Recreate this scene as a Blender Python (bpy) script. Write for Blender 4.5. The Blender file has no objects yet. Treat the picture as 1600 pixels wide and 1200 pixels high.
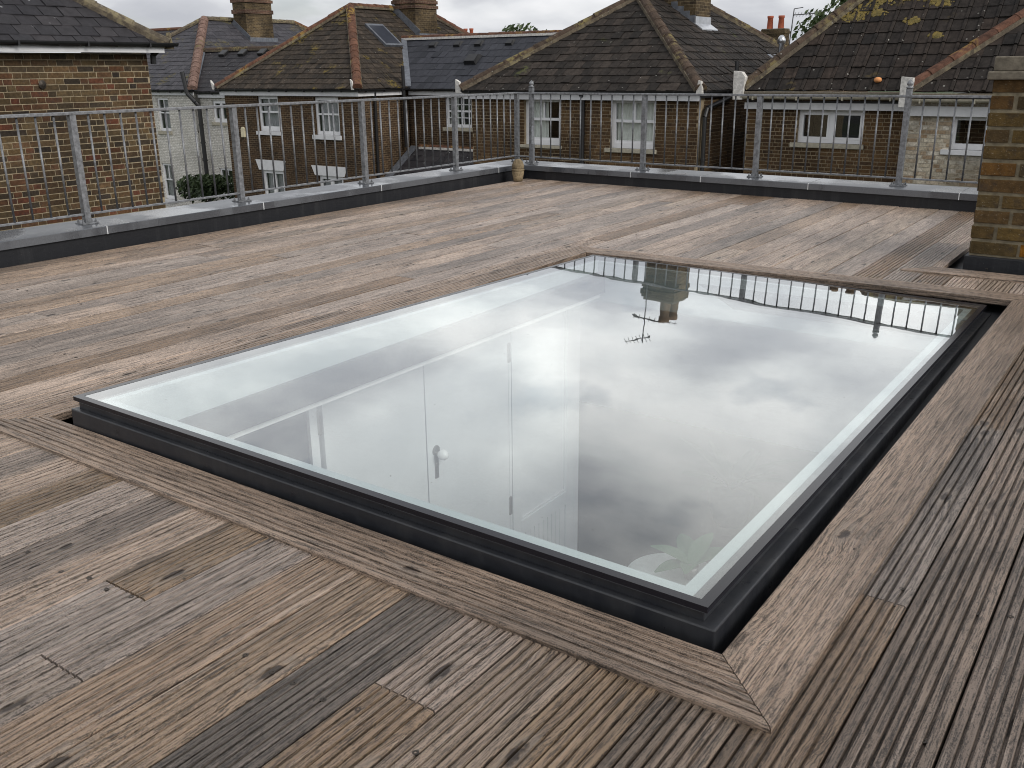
import bpy, math, random
from mathutils import Vector, Matrix
V = Vector
SC = bpy.context.scene
COL = SC.collection
R = math.radians

# ------------------------------------------------------------------ camera
YAW, PITCH, ROLL, FPX = R(-35.2875), R(18.55), R(-0.638), 1465.5
fw = V((math.sin(YAW)*math.cos(PITCH), math.cos(YAW)*math.cos(PITCH), -math.sin(PITCH)))
rt = V((math.cos(YAW), -math.sin(YAW), 0)); up = rt.cross(fw)
cr, sr = math.cos(ROLL), math.sin(ROLL)
rt, up = cr*rt + sr*up, -sr*rt + cr*up
CAMP = V((0, 0, 1.0))
cd = bpy.data.cameras.new('camera'); cam = bpy.data.objects.new('camera', cd); COL.objects.link(cam)
cd.sensor_width = 36; cd.lens = 36*FPX/1600; cd.clip_start = 0.05; cd.clip_end = 3000
cam.matrix_world = Matrix(((rt.x, up.x, -fw.x, 0), (rt.y, up.y, -fw.y, 0), (rt.z, up.z, -fw.z, 1.0), (0, 0, 0, 1)))
SC.camera = cam

def seen(p, m=1.08):
    d = V(p) - CAMP; z = d.dot(fw)
    if z < 0.1: return False
    return abs(d.dot(rt)/z) < 800/FPX*m and abs(d.dot(up)/z) < 600/FPX*m

# ------------------------------------------------------------------ world and sun
SUN_EL, SUN_AZ = R(33), R(98)          # azimuth from +Y towards +X
w = bpy.data.worlds.new('World'); SC.world = w; w.use_nodes = True
nt = w.node_tree; nt.nodes.clear()
def wn(t, **k):
    n = nt.nodes.new(t)
    for a, b in k.items(): setattr(n, a, b)
    return n
L = nt.links.new
out = wn('ShaderNodeOutputWorld'); bg = wn('ShaderNodeBackground'); bg.inputs['Strength'].default_value = 0.1
sky = wn('ShaderNodeTexSky', sky_type='NISHITA', sun_disc=False); sky.sun_elevation = SUN_EL; sky.sun_rotation = SUN_AZ
tc = wn('ShaderNodeTexCoord'); sp = wn('ShaderNodeSeparateXYZ'); L(tc.outputs['Generated'], sp.inputs[0])
def wm(op, a, b=None, c=None):
    n = wn('ShaderNodeMath', operation=op)
    for i, x in enumerate((a, b, c)):
        if x is None: continue
        if isinstance(x, (int, float)): n.inputs[i].default_value = x
        else: L(x, n.inputs[i])
    return n.outputs[0]
zc = wm('MAXIMUM', sp.outputs['Z'], 0.0)
den = wm('ADD', zc, 0.30)
px_, py_ = wm('DIVIDE', sp.outputs['X'], den), wm('DIVIDE', sp.outputs['Y'], den)
cb = wn('ShaderNodeCombineXYZ'); L(px_, cb.inputs[0]); L(py_, cb.inputs[1])
def wnoise(scale, off, detail=6, rough=.5, dist=0.0):
    mp = wn('ShaderNodeMapping'); mp.inputs['Location'].default_value = off; L(cb.outputs[0], mp.inputs[0])
    n = wn('ShaderNodeTexNoise'); n.inputs['Scale'].default_value = scale; n.inputs['Detail'].default_value = detail
    n.inputs['Roughness'].default_value = rough; n.inputs['Distortion'].default_value = dist
    L(mp.outputs[0], n.inputs['Vector']); return n.outputs['Fac']
def wramp(f, pts):
    n = wn('ShaderNodeValToRGB'); e = n.color_ramp.elements
    while len(e) < len(pts): e.new(.5)
    for i, (p, c) in enumerate(pts): e[i].position = p; e[i].color = (*c, 1)
    L(f, n.inputs[0]); return n.outputs[0]
def wmix(f, a, b):
    n = wn('ShaderNodeMix', data_type='RGBA')
    if isinstance(f, (int, float)): n.inputs[0].default_value = f
    else: L(f, n.inputs[0])
    for s, x in ((6, a), (7, b)):
        if isinstance(x, tuple): n.inputs[s].default_value = (*x, 1)
        else: L(x, n.inputs[s])
    return n.outputs[2]
mass = wnoise(2.1, (3.1, 1.2, 0), 8, .5, .15)
gap = wnoise(2.6, (7.3, 2.2, 0), 5, .5, .1)
clouds = wramp(mass, [(.34, (5.9, 6.15, 6.8)), (.46, (8.0, 8.2, 8.7)), (.55, (11.6, 11.8, 12.0)), (.64, (14.2, 14.2, 14.2))])
gapm = wramp(gap, [(.555, (0, 0, 0)), (.66, (1, 1, 1))])
bw = wn('ShaderNodeRGBToBW'); L(gapm, bw.inputs[0])
gm = wm('MULTIPLY', bw.outputs[0], .55)
c1 = wmix(gm, clouds, sky.outputs[0])
hz = wn('ShaderNodeMapRange'); L(zc, hz.inputs[0]); hz.inputs[1].default_value = 0.0; hz.inputs[2].default_value = .30; hz.inputs[3].default_value = .45; hz.inputs[4].default_value = 0
ov = wn('ShaderNodeFloatCurve'); cvp = ov.mapping.curves[0].points       # cloud base: dull towards the horizon, brightest at mid height, thicker overhead
for i_, (p_, v_) in enumerate([(0, .50), (.10, .64), (.19, .95), (.29, 1.0), (.5, .70), (1, .70)]):
    pt = cvp.new(p_, v_) if i_ > 1 else cvp[i_]
    pt.location = (p_, v_)
ov.mapping.update(); L(zc, ov.inputs['Value'])
vs_ = wn('ShaderNodeVectorMath', operation='SCALE'); L(c1, vs_.inputs[0]); L(ov.outputs[0], vs_.inputs['Scale']); c1 = vs_.outputs[0]
c2 = wmix(hz.outputs[0], c1, (5.9, 6.05, 6.45))
L(c2, bg.inputs['Color']); L(bg.outputs[0], out.inputs[0])

sd = bpy.data.lights.new('sun', 'SUN'); sd.energy = 1.7; sd.angle = R(25); sd.color = (1, .96, .9)
so = bpy.data.objects.new('sun', sd); COL.objects.link(so)
sdir = V((math.sin(SUN_AZ)*math.cos(SUN_EL), math.cos(SUN_AZ)*math.cos(SUN_EL), math.sin(SUN_EL)))
so.rotation_euler = (-sdir).to_track_quat('-Z', 'Y').to_euler(); so.location = sdir*50

SC.render.engine = 'CYCLES'
SC.view_settings.view_transform = 'Standard'; SC.view_settings.look = 'None'
SC.view_settings.exposure = 0.3; SC.view_settings.gamma = 1.0; SC.view_settings.use_curve_mapping = False
SC.cycles.use_denoising = True; SC.cycles.filter_width = 1.05
SC.cycles.max_bounces = 10; SC.cycles.transparent_max_bounces = 12; SC.cycles.diffuse_bounces = 5
SC.cycles.sample_clamp_indirect = 6; SC.cycles.caustics_reflective = False; SC.cycles.caustics_refractive = False

# ------------------------------------------------------------------ material helper
class Mat:
    def __init__(s, name):
        s.m = bpy.data.materials.new(name); s.m.use_nodes = True; s.t = s.m.node_tree; s.t.nodes.clear()
        s.o = s.n('ShaderNodeOutputMaterial')
    def n(s, t, **k):
        x = s.t.nodes.new(t)
        for a, b in k.items(): setattr(x, a, b)
        return x
    def put(s, sock, v):
        if v is None: return
        if isinstance(v, (int, float)): sock.default_value = v
        elif isinstance(v, (tuple, list)):
            sock.default_value = (*v, 1) if len(v) == 3 and len(sock.default_value) == 4 else v
        else: s.t.links.new(v, sock)
    def math(s, op, a, b=None, c=None, clamp=False):
        x = s.n('ShaderNodeMath', operation=op); x.use_clamp = clamp
        for i, v in enumerate((a, b, c)): s.put(x.inputs[i], v)
        return x.outputs[0]
    def mix(s, f, a, b, blend='MIX'):
        x = s.n('ShaderNodeMix', data_type='RGBA', blend_type=blend)
        s.put(x.inputs[0], f); s.put(x.inputs[6], a); s.put(x.inputs[7], b); return x.outputs[2]
    def ramp(s, f, pts, interp='LINEAR'):
        x = s.n('ShaderNodeValToRGB'); x.color_ramp.interpolation = interp; e = x.color_ramp.elements
        while len(e) < len(pts): e.new(.5)
        for i, (p, c) in enumerate(pts):
            e[i].position = p; e[i].color = (c, c, c, 1) if isinstance(c, (int, float)) else (*c, 1)
        s.put(x.inputs[0], f); return x.outputs[0]
    def pos(s): return s.n('ShaderNodeNewGeometry').outputs['Position']
    def uv(s): return s.n('ShaderNodeUVMap').outputs[0]
    def island(s):
        a = s.n('ShaderNodeNewGeometry').outputs['Random Per Island']; b = s.n('ShaderNodeObjectInfo').outputs['Random']
        return s.math('FRACT', s.math('ADD', a, s.math('MULTIPLY', b, 7.13)))
    def objrand(s): return s.n('ShaderNodeObjectInfo').outputs['Random']
    def map(s, vec, scale=(1, 1, 1), loc=None, rot=None):
        x = s.n('ShaderNodeMapping'); s.put(x.inputs['Vector'], vec); x.inputs['Scale'].default_value = scale
        if loc is not None: s.put(x.inputs['Location'], loc)
        if rot is not None: x.inputs['Rotation'].default_value = rot
        return x.outputs[0]
    def noise(s, vec, scale, detail=4, rough=.5, dist=0):
        x = s.n('ShaderNodeTexNoise'); s.put(x.inputs['Vector'], vec); x.inputs['Scale'].default_value = scale
        x.inputs['Detail'].default_value = detail; x.inputs['Roughness'].default_value = rough; x.inputs['Distortion'].default_value = dist
        return x.outputs['Fac']
    def voro(s, vec, scale, rand=1, dim='3D'):
        x = s.n('ShaderNodeTexVoronoi', voronoi_dimensions=dim); s.put(x.inputs['Vector'], vec); x.inputs['Scale'].default_value = scale
        x.inputs['Randomness'].default_value = rand; return x
    def bump(s, h, strength=.3, dist=.01):
        x = s.n('ShaderNodeBump'); x.inputs['Strength'].default_value = strength; x.inputs['Distance'].default_value = dist
        s.put(x.inputs['Height'], h); return x.outputs[0]
    def princ(s, col, rough=.7, metal=0, spec=.4, normal=None, **k):
        p = s.n('ShaderNodeBsdfPrincipled'); s.put(p.inputs['Base Color'], col); s.put(p.inputs['Roughness'], rough)
        s.put(p.inputs['Metallic'], metal); s.put(p.inputs['Specular IOR Level'], spec)
        if normal is not None: s.put(p.inputs['Normal'], normal)
        for a, b in k.items(): s.put(p.inputs[a], b)
        s.t.links.new(p.outputs[0], s.o.inputs[0]); return s.m

def wood(name, axis, knots=.48):
    """weathered softwood; each board carries its own tone in its object colour"""
    m = Mat(name); g = m.pos(); inf = m.n('ShaderNodeObjectInfo'); r = inf.outputs['Random']; tone = inf.outputs['Color']
    off = m.n('ShaderNodeCombineXYZ'); m.put(off.inputs[0], m.math('MULTIPLY', r, 31.7)); m.put(off.inputs[1], m.math('MULTIPLY', r, 53.1)); m.put(off.inputs[2], m.math('MULTIPLY', r, 17.3))
    def sc(a, b): return (b, a, b) if axis == 'y' else (a, b, b)      # a along, b across
    vec = m.n('ShaderNodeVectorMath', operation='ADD'); m.put(vec.inputs[0], g); m.put(vec.inputs[1], off.outputs[0]); vec = vec.outputs[0]
    vo = m.voro(m.map(vec, sc(2.1, 6.2)), 1.0, dim='2D')
    kd = m.math('ADD', vo.outputs['Distance'], m.math('MULTIPLY', m.math('SUBTRACT', m.noise(vec, 45, 2), .5), .12))
    has = m.ramp(vo.outputs['Color'], [(knots-.03, 0.0), (knots+.03, 1.0)])
    # the grain bends round the knots and wanders a little
    warp = m.n('ShaderNodeVectorMath', operation='ADD'); m.put(warp.inputs[0], vec)
    wv = m.n('ShaderNodeCombineXYZ'); wamt = m.math('ADD', m.math('MULTIPLY', m.math('MULTIPLY', m.ramp(kd, [(.0, 1.0), (.3, 0.0)]), has), .02), m.math('MULTIPLY', m.noise(m.map(vec, sc(1.6, 7)), 1.0, 2), .012))
    m.put(wv.inputs[0 if axis == 'y' else 1], wamt); m.put(warp.inputs[1], wv.outputs[0]); gv = warp.outputs[0]
    slow = m.noise(m.map(vec, sc(.9, 4)), 1.0, 4, .6)
    streak = m.noise(m.map(gv, sc(2.4, 60)), 1.0, 4, .6)
    grain = m.noise(m.map(gv, sc(7, 300)), 1.0, 4, .7)
    fine = m.noise(m.map(gv, sc(45, 430)), 1.0, 3, .75)
    speck = m.noise(vec, 360, 4, .8)
    col = m.mix(1.0, tone, m.ramp(slow, [(.30, .48), (.5, 1.0), (.70, 1.38)]), 'MULTIPLY')
    col = m.mix(m.ramp(streak, [(.52, 0.0), (.74, .55)]), col, (.055, .043, .034))
    col = m.mix(m.ramp(streak, [(.26, .5), (.44, 0.0)]), col, (.21, .175, .150))
    br = m.math('ADD', m.math('MULTIPLY', grain, .75), m.math('ADD', m.math('MULTIPLY', fine, .5), m.math('MULTIPLY', speck, .75)))
    col = m.mix(1.0, col, m.ramp(br, [(.81, .12), (.99, .86), (1.17, 2.15)]), 'MULTIPLY')
    # checks: thin dark splits along the grain
    chk = m.noise(m.map(gv, sc(4.0, 210)), 1.0, 2, .5)
    ck = m.ramp(chk, [(.27, 1.0), (.315, 0.0)])
    col = m.mix(m.math('MULTIPLY', ck, .8), col, (.018, .014, .012))
    kn = m.math('MULTIPLY', m.ramp(kd, [(.04, 1.0), (.07, 0.0)]), has)
    ring = m.math('MULTIPLY', m.ramp(kd, [(.055, 0.0), (.085, .6), (.16, 0.0)]), has)
    col = m.mix(ring, col, (.20, .165, .135)); col = m.mix(m.math('MULTIPLY', kn, .92), col, (.022, .015, .011))
    h = m.math('ADD', m.math('ADD', m.math('MULTIPLY', grain, .6), m.math('MULTIPLY', speck, .4)), m.math('ADD', m.math('MULTIPLY', ck, -1.2), m.math('MULTIPLY', kn, -.9)))
    return m.princ(col, m.ramp(br, [(.7, .68), (1.3, .42)]), 0, .38, m.bump(h, 1.0, .0026), **{'Sheen Weight': .04, 'Sheen Roughness': .45, 'Sheen Tint': (1.0, .88, .78)})

LT_, TN_, BR_, GY_, DK_, DB_ = (.182, .139, .109), (.152, .108, .075), (.110, .073, .046), (.142, .115, .096), (.056, .046, .039), (.075, .053, .038)
T_DECK = [LT_, LT_, LT_, LT_, TN_, TN_, GY_, GY_, BR_, (.165, .132, .110), (.155, .120, .092)]
TONE = {-6: [DK_], -5: [(.118, .082, .054), (.128, .101, .083)], -7: [(.128, .092, .064)], -8: [(.110, .078, .055)], -9: [GY_, (.150, .122, .104)], -10: [(.150, .124, .107), (.100, .070, .046)],
        -11: [LT_], -12: [(.090, .072, .060)], -13: [(.165, .134, .113)], -14: [(.105, .074, .048)], -15: [LT_], -16: [GY_], -4: [(.125, .094, .070)], -3: [(.112, .078, .050)], -2: [(.098, .074, .056)],
        -1: [(.092, .064, .043), (.104, .086, .074), (.082, .056, .037)], 0: [(.090, .068, .053)], 1: [(.070, .053, .042)], 2: [(.085, .063, .047)]}
T_TRIM = (.135, .100, .075)
MT = {}
MT['deck'] = wood('weathered_deck_wood', 'y', .52)
MT['trim_y'] = wood('weathered_trim_wood_a', 'y', .66)
MT['trim_x'] = wood('weathered_trim_wood_b', 'x', .66)

def plain(name, col, rough=.6, metal=0, spec=.4, var=.15, scale=6, bump=0, bscale=60, **k):
    m = Mat(name); g = m.pos()
    f = m.noise(g, scale, 5, .6)
    c = m.mix(1.0, col, m.ramp(f, [(.3, 1-var), (.7, 1+var)]), 'MULTIPLY')
    nrm = m.bump(m.noise(g, bscale, 4, .6), bump, .003) if bump else None
    MT[name] = m.princ(c, rough, metal, spec, nrm, **k); return MT[name]

def membrane():
    m = Mat('membrane'); g = m.pos()
    run = m.ramp(m.noise(m.map(g, (14, 14, 1.2)), 1.0, 5, .65), [(.5, 0.0), (.75, .6)])
    c = m.mix(run, (.012, .0125, .015), (.04, .04, .042))
    c = m.mix(m.ramp(m.noise(g, 200, 3, .6), [(.68, 0.0), (.74, .5)]), c, (.16, .155, .15))
    MT['membrane'] = m.princ(c, .55, 0, .35, m.bump(m.noise(g, 45, 4, .6), .35, .004))
membrane()
def anthracite():
    m = Mat('anthracite'); g = m.pos()
    dust = m.ramp(m.noise(m.map(g, (9, 9, 2)), 1.0, 6, .7), [(.46, 0.0), (.72, .28)])
    spots = m.ramp(m.noise(g, 150, 3, .6), [(.66, 0.0), (.74, .35)])
    c = m.mix(m.math('MAXIMUM', dust, spots), (.017, .0185, .0225), (.075, .074, .072))
    MT['anthracite'] = m.princ(c, m.ramp(m.noise(g, 30, 5, .6), [(.3, .26), (.7, .5)]), 0, .5, m.bump(m.noise(g, 140, 4, .6), .12, .002))
anthracite()
plain('black_enamel', (.010, .010, .014), .22, 0, .35, .1)
plain('seal_black', (.012, .012, .012), .6)
plain('white_lining', (.40, .45, .45), .5, 0, .4, .03)
plain('room_white', (.72, .73, .745), .55, 0, .4, .04)
plain('door_white', (.74, .75, .765), .4, 0, .45, .03)
plain('brass_dull', (.32, .31, .29), .35, .8)
plain('porcelain', (.8, .8, .8), .15)
plain('dark_pane', (.03, .034, .045), .3, 0, .2)
plain('galvanised', (.185, .19, .20), .5, .4, .5, .45, 38, .15, 240)
plain('white_paint', (.62, .62, .63), .45, 0, .4, .08, 5, .05, 60)
plain('white_upvc', (.74, .74, .75), .3, 0, .45, .05)
plain('old_white', (.55, .53, .50), .7, 0, .3, .35, 14, .3, 50)
plain('black_plastic', (.012, .012, .013), .45, 0, .5, .3, 12)
plain('lead', (.13, .14, .16), .5, .3, .5, .35, 7, .25, 25)
plain('concrete_sill', (.36, .33, .26), .85, 0, .3, .25, 16, .3, 70)
plain('concrete_cap', (.15, .13, .10), .9, 0, .3, .35, 30, .5, 90)
plain('unlit_black', (.02, .02, .022), .9)
plain('curtain_pale', (.75, .77, .72), .9, 0, .2, .12, 5)
plain('curtain_grey', (.36, .36, .37), .9, 0, .2, .2, 5)
plain('pot_red', (.32, .085, .045), .75, 0, .3, .25, 12)
plain('pot_brown', (.17, .115, .07), .8, 0, .3, .3, 12)
plain('render_pale', (.5, .48, .44), .8, 0, .3, .1)
plain('sealant', (.62, .63, .64), .5)
plain('bark', (.07, .052, .036), .9, 0, .2, .3, 20, .6, 40)
plain('asphalt', (.055, .056, .055), .9, 0, .3, .3, 3, .3, 30)
plain('aerial_metal', (.12, .12, .125), .4, .7)
plain('bright_metal', (.55, .56, .58), .3, .9)
plain('plaster_ceiling', (.7, .7, .7), .8)
plain('table_white', (.72, .74, .73), .3)
plain('alarm_cream', (.62, .55, .38), .5)
plain('orange_clay', (.62, .27, .10), .7)

def metal_coping():
    m = Mat('coping_metal'); g = m.pos()
    wet = m.ramp(m.noise(m.map(g, (1.4, 1.4, .5)), 1.6, 4, .55), [(.46, 0.0), (.56, 1.0)])
    fine = m.noise(g, 120, 4, .6)
    col = m.mix(wet, (.105, .111, .122), (.070, .075, .085))
    col = m.mix(1.0, col, m.ramp(fine, [(.3, .82), (.7, 1.18)]), 'MULTIPLY')
    ro = m.mix(wet, (.40, .40, .40), (.16, .16, .16))
    MT['coping'] = m.princ(col, ro, .15, 1.0, m.bump(fine, .06, .002))
metal_coping()

def glass(name, f0, power, tint):
    m = Mat(name); g = m.n('ShaderNodeNewGeometry')
    wav = m.bump(m.noise(m.map(g.outputs['Position'], (1, 1, 1)), 3.2, 2, .5), .02, .02)
    d = m.n('ShaderNodeVectorMath', operation='DOT_PRODUCT'); m.put(d.inputs[0], g.outputs['Incoming']); m.put(d.inputs[1], g.outputs['Normal'])
    c = m.math('ABSOLUTE', d.outputs['Value'])
    f = m.math('ADD', f0, m.math('MULTIPLY', 1-f0, m.math('POWER', m.math('SUBTRACT', 1.0, c), power)))
    gl = m.n('ShaderNodeBsdfGlossy'); gl.inputs['Roughness'].default_value = 0.0; m.put(gl.inputs['Color'], (.97, .985, .98))
    m.put(gl.inputs['Normal'], wav)
    tr = m.n('ShaderNodeBsdfTransparent'); m.put(tr.inputs['Color'], tint)
    mx = m.n('ShaderNodeMixShader'); m.put(mx.inputs[0], f); m.t.links.new(tr.outputs[0], mx.inputs[1]); m.t.links.new(gl.outputs[0], mx.inputs[2])
    if name == 'glass_top':
        P_ = g.outputs['Position']
        vo = m.voro(P_, 7, dim='2D'); pick = m.ramp(vo.outputs['Color'], [(.66, 0.0), (.68, 1.0)])
        sp = m.math('MULTIPLY', m.ramp(m.math('ADD', vo.outputs['Distance'], m.math('MULTIPLY', m.noise(P_, 160, 2), .05)), [(.02, 1.0), (.04, 0.0)]), pick)
        film = m.math('MULTIPLY', m.ramp(m.noise(P_, 2.4, 5, .65), [(.40, 0.0), (.75, .08)]), m.ramp(m.noise(P_, 90, 4, .6), [(.35, .3), (.7, 1.0)]))
        df = m.n('ShaderNodeBsdfDiffuse'); m.put(df.inputs['Color'], m.mix(sp, (.42, .41, .39), (.10, .09, .08)))
        m2 = m.n('ShaderNodeMixShader'); m.put(m2.inputs[0], m.math('ADD', film, m.math('MULTIPLY', sp, .8), clamp=True))
        m.t.links.new(mx.outputs[0], m2.inputs[1]); m.t.links.new(df.outputs[0], m2.inputs[2]); mx = m2
    m.t.links.new(mx.outputs[0], m.o.inputs[0]); MT[name] = m.m
glass('glass_top', .07, 3.1, (.94, .975, .965))
glass('glass_under', .02, 6.0, (.98, .99, .99))
glass('window_glass', .05, 4.0, (.96, .97, .97))

def brick_piece(name, tones, spots=(.05, .04, .035), spotamt=.6, bump=.5):
    m = Mat(name); g = m.pos(); r = m.island()
    c = m.ramp(r, tones, 'CONSTANT' if False else 'LINEAR')
    n1 = m.noise(g, 28, 5, .6); n2 = m.noise(g, 130, 4, .6); big = m.noise(g, 1.3, 3, .5)
    c = m.mix(1.0, c, m.ramp(n1, [(.3, .62), (.7, 1.35)]), 'MULTIPLY')
    c = m.mix(m.math('MULTIPLY', m.ramp(m.noise(g, 11, 4, .65), [(.54, 0.0), (.68, 1.0)]), spotamt), c, spots)
    c = m.mix(m.ramp(n2, [(.62, 0.0), (.72, .4)]), c, (.42, .38, .30))
    c = m.mix(1.0, c, m.ramp(big, [(.35, .62), (.65, 1.28)]), 'MULTIPLY')
    MT[name] = m.princ(c, .9, 0, .25, m.bump(m.math('ADD', n1, n2), bump, .004))
brick_piece('brick_stock', [(0, (0.05895, 0.03616, 0.01944)), (.2, (0.08331, 0.05291, 0.02404)), (.32, (0.1106, 0.0763, 0.03833)), (.45, (0.106, 0.03614, 0.01942)), (.58, (0.0654, 0.04642, 0.02591)), (.72, (0.02862, 0.02178, 0.01646)), (.86, (0.08993, 0.06105, 0.02914)), (1, (0.08772, 0.03988, 0.01937))], spotamt=.4)
brick_piece('brick_brown', [(0, (0.07216, 0.03988, 0.01837)), (.25, (0.09427, 0.05393, 0.02256)), (.5, (0.05893, 0.03293, 0.0168)), (.75, (0.1063, 0.06324, 0.02918)), (1, (0.04482, 0.02688, 0.01522))], spotamt=.4)
brick_piece('brick_pillar', [(0, (0.07537, 0.04746, 0.01733)), (.25, (0.09331, 0.05983, 0.01853)), (.5, (0.05386, 0.03824, 0.01814)), (.7, (0.09025, 0.04784, 0.01547)), (.78, (0.1585, 0.06366, 0.002252)), (.85, (0.04791, 0.03117, 0.01777)), (1, (0.07997, 0.04982, 0.01746))], (.03, .024, .02), .7, .9)
brick_piece('brick_limed', [(0, (.36, .31, .23)), (.35, (.46, .42, .34)), (.6, (.25, .17, .10)), (.8, (.40, .35, .27)), (1, (.50, .46, .39))], (.16, .115, .07), .8)
plain('mortar_buff', (.30, .245, .165), .95, 0, .2, .3, 14, .4, 160)
plain('mortar_brown', (.27, .215, .14), .95, 0, .2, .3, 14, .4, 160)
plain('mortar_pillar', (.20, .17, .115), .95, 0, .2, .35, 20, .8, 140)
plain('mortar_limed', (.40, .36, .29), .95, 0, .2, .25, 14, .4, 160)

def brick_tex(name, ca, cb, mortar, big=.25):
    m = Mat(name); u = m.uv()
    b = m.n('ShaderNodeTexBrick'); m.put(b.inputs['Vector'], u); b.inputs['Scale'].default_value = 1.0
    b.inputs['Brick Width'].default_value = .225; b.inputs['Row Height'].default_value = .075; b.inputs['Mortar Size'].default_value = .006
    b.inputs['Mortar Smooth'].default_value = .2; b.inputs['Bias'].default_value = 0
    m.put(b.inputs['Color1'], ca); m.put(b.inputs['Color2'], cb); m.put(b.inputs['Mortar'], mortar)
    g = m.pos(); c = m.mix(1.0, b.outputs['Color'], m.ramp(m.noise(g, 14, 5, .65), [(.3, .6), (.7, 1.4)]), 'MULTIPLY')
    c = m.mix(1.0, c, m.ramp(m.noise(g, .9, 4, .55), [(.35, 1-big), (.65, 1+big)]), 'MULTIPLY')
    MT[name] = m.princ(c, .9, 0, .2, m.bump(m.math('SUBTRACT', 1.0, b.outputs['Fac']), .5, .008))
brick_tex('brickwork_brown', (.072, .042, .022), (.036, .023, .015), (.19, .145, .092))
brick_tex('brickwork_stock', (.20, .13, .07), (.13, .085, .05), (.30, .24, .15))
brick_tex('brickwork_white', (.62, .60, .56), (.52, .50, .45), (.20, .18, .155), .12)
brick_tex('brickwork_stack', (.10, .07, .036), (.045, .033, .021), (.16, .125, .078), .4)
brick_tex('brickwork_stack_red', (.105, .058, .04), (.075, .042, .032), (.16, .13, .09), .4)

def roof_mat(name, tones, speck=(.45, .44, .40), speckamt=.5, moss=None, mosscut=.6, rough=.85, spec=.16, streak=.55):
    m = Mat(name); g = m.pos(); r = m.island()
    c = m.ramp(r, tones); n = m.noise(g, 9, 5, .65); f = m.noise(g, 60, 4, .6)
    c = m.mix(1.0, c, m.ramp(n, [(.3, 1-streak*.8), (.7, 1+streak)]), 'MULTIPLY')
    c = m.mix(1.0, c, m.ramp(f, [(.3, .75), (.7, 1.25)]), 'MULTIPLY')
    vo = m.voro(g, 5.5); sz = m.math('ADD', vo.outputs['Distance'], m.math('MULTIPLY', m.noise(g, 30, 2), .12))
    sp_ = m.math('MULTIPLY', m.ramp(sz, [(.13, 1.0), (.17, 0.0)]), m.ramp(m.n('ShaderNodeSeparateColor').outputs[0] if False else m.noise(g, 1.5, 2), [(.45, .2), (.6, 1.0)]))
    c = m.mix(m.math('MULTIPLY', sp_, speckamt), c, speck)
    if moss:
        mo = m.math('MULTIPLY', m.ramp(m.noise(g, 1.1, 3, .5), [(mosscut-.06, 0.0), (mosscut+.06, 1.0)]), m.ramp(m.noise(g, 9, 4, .6), [(.46, 0.0), (.56, 1.0)]))
        c = m.mix(mo, c, moss)
    MT[name] = m.princ(c, rough, 0, spec, m.bump(m.math('ADD', n, f), .5, .008))
roof_mat('tile_brown', [(0, (0.01871, 0.01611, 0.01416)), (.3, (0.03249, 0.02663, 0.02272)), (.6, (0.0162, 0.01425, 0.01295)), (1, (0.04001, 0.0322, 0.02699))], moss=(.10, .11, .035), mosscut=.72)
roof_mat('tile_dark', [(0, (0.01899, 0.01679, 0.01532)), (.4, (0.03037, 0.02375, 0.02008)), (.8, (0.01546, 0.01399, 0.01325)), (1, (0.03678, 0.02723, 0.02209))], moss=(.15, .11, .03), mosscut=.70, speckamt=.75)
roof_mat('tile_lichen', [(0, (0.03, 0.02479, 0.02023)), (.4, (0.04634, 0.03593, 0.02747)), (.8, (0.02374, 0.01983, 0.01657)), (1, (0.05949, 0.04647, 0.0354))], moss=(.17, .125, .025), mosscut=.64, streak=.6)
roof_mat('slate_blue', [(0, (0.02684, 0.02841, 0.0355)), (.5, (0.03731, 0.03889, 0.04755)), (1, (0.02086, 0.02244, 0.02795))], speckamt=.15, rough=.6, spec=.22, streak=.25)
roof_mat('slate_grey', [(0, (0.04334, 0.04187, 0.04849)), (.5, (0.05949, 0.05655, 0.06316)), (1, (0.03354, 0.03281, 0.03795))], speckamt=.2, moss=(.10, .085, .035), mosscut=.63, rough=.65, spec=.22, streak=.4)
roof_mat('slate_dark', [(0, (0.02238, 0.02164, 0.02458)), (.5, (0.03366, 0.03072, 0.03292)), (1, (0.01678, 0.01604, 0.01898))], speckamt=.85, speck=(.6, .6, .6), rough=.65, spec=.22, streak=.35)
roof_mat('ridge_orange', [(0, (0.09094, 0.04431, 0.02894)), (.5, (0.1175, 0.05814, 0.03783)), (1, (0.07063, 0.03659, 0.02561))], speckamt=.45, moss=(.26, .17, .04), mosscut=.63)
roof_mat('ridge_pink', [(0, (0.1783, 0.1153, 0.09433)), (1, (0.1379, 0.08747, 0.07067))], speckamt=.4, moss=(.1, .09, .03), mosscut=.66)
roof_mat('ridge_brown', [(0, (0.05696, 0.03964, 0.0294)), (.5, (0.07215, 0.05089, 0.03671)), (1, (0.0455, 0.03369, 0.02581))], speckamt=.5, moss=(.17, .14, .06), mosscut=.56)
roof_mat('ridge_stone', [(0, (0.1131, 0.09207, 0.06687)), (1, (0.08877, 0.07365, 0.05517))], speckamt=.5, moss=(.2, .17, .1), mosscut=.55)
roof_mat('stone_ornament', [(0, (.20, .155, .095)), (1, (.20, .155, .095))], speckamt=.4, moss=(.09, .08, .05), mosscut=.5)

def leafmat(name, a, b, trans=.25):
    m = Mat(name); r = m.island()
    MT[name] = m.princ(m.ramp(r, [(0, a), (1, b)]), .55, 0, .35, None, **{'Subsurface Weight': 0.0})
leafmat('leaf', (.030, .050, .018), (.075, .105, .035))
leafmat('moss', (.085, .066, .012), (.17, .12, .022))
leafmat('leaf_dark', (.022, .036, .016), (.05, .075, .028))
leafmat('leaf_house', (.06, .15, .06), (.13, .24, .12))

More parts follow.
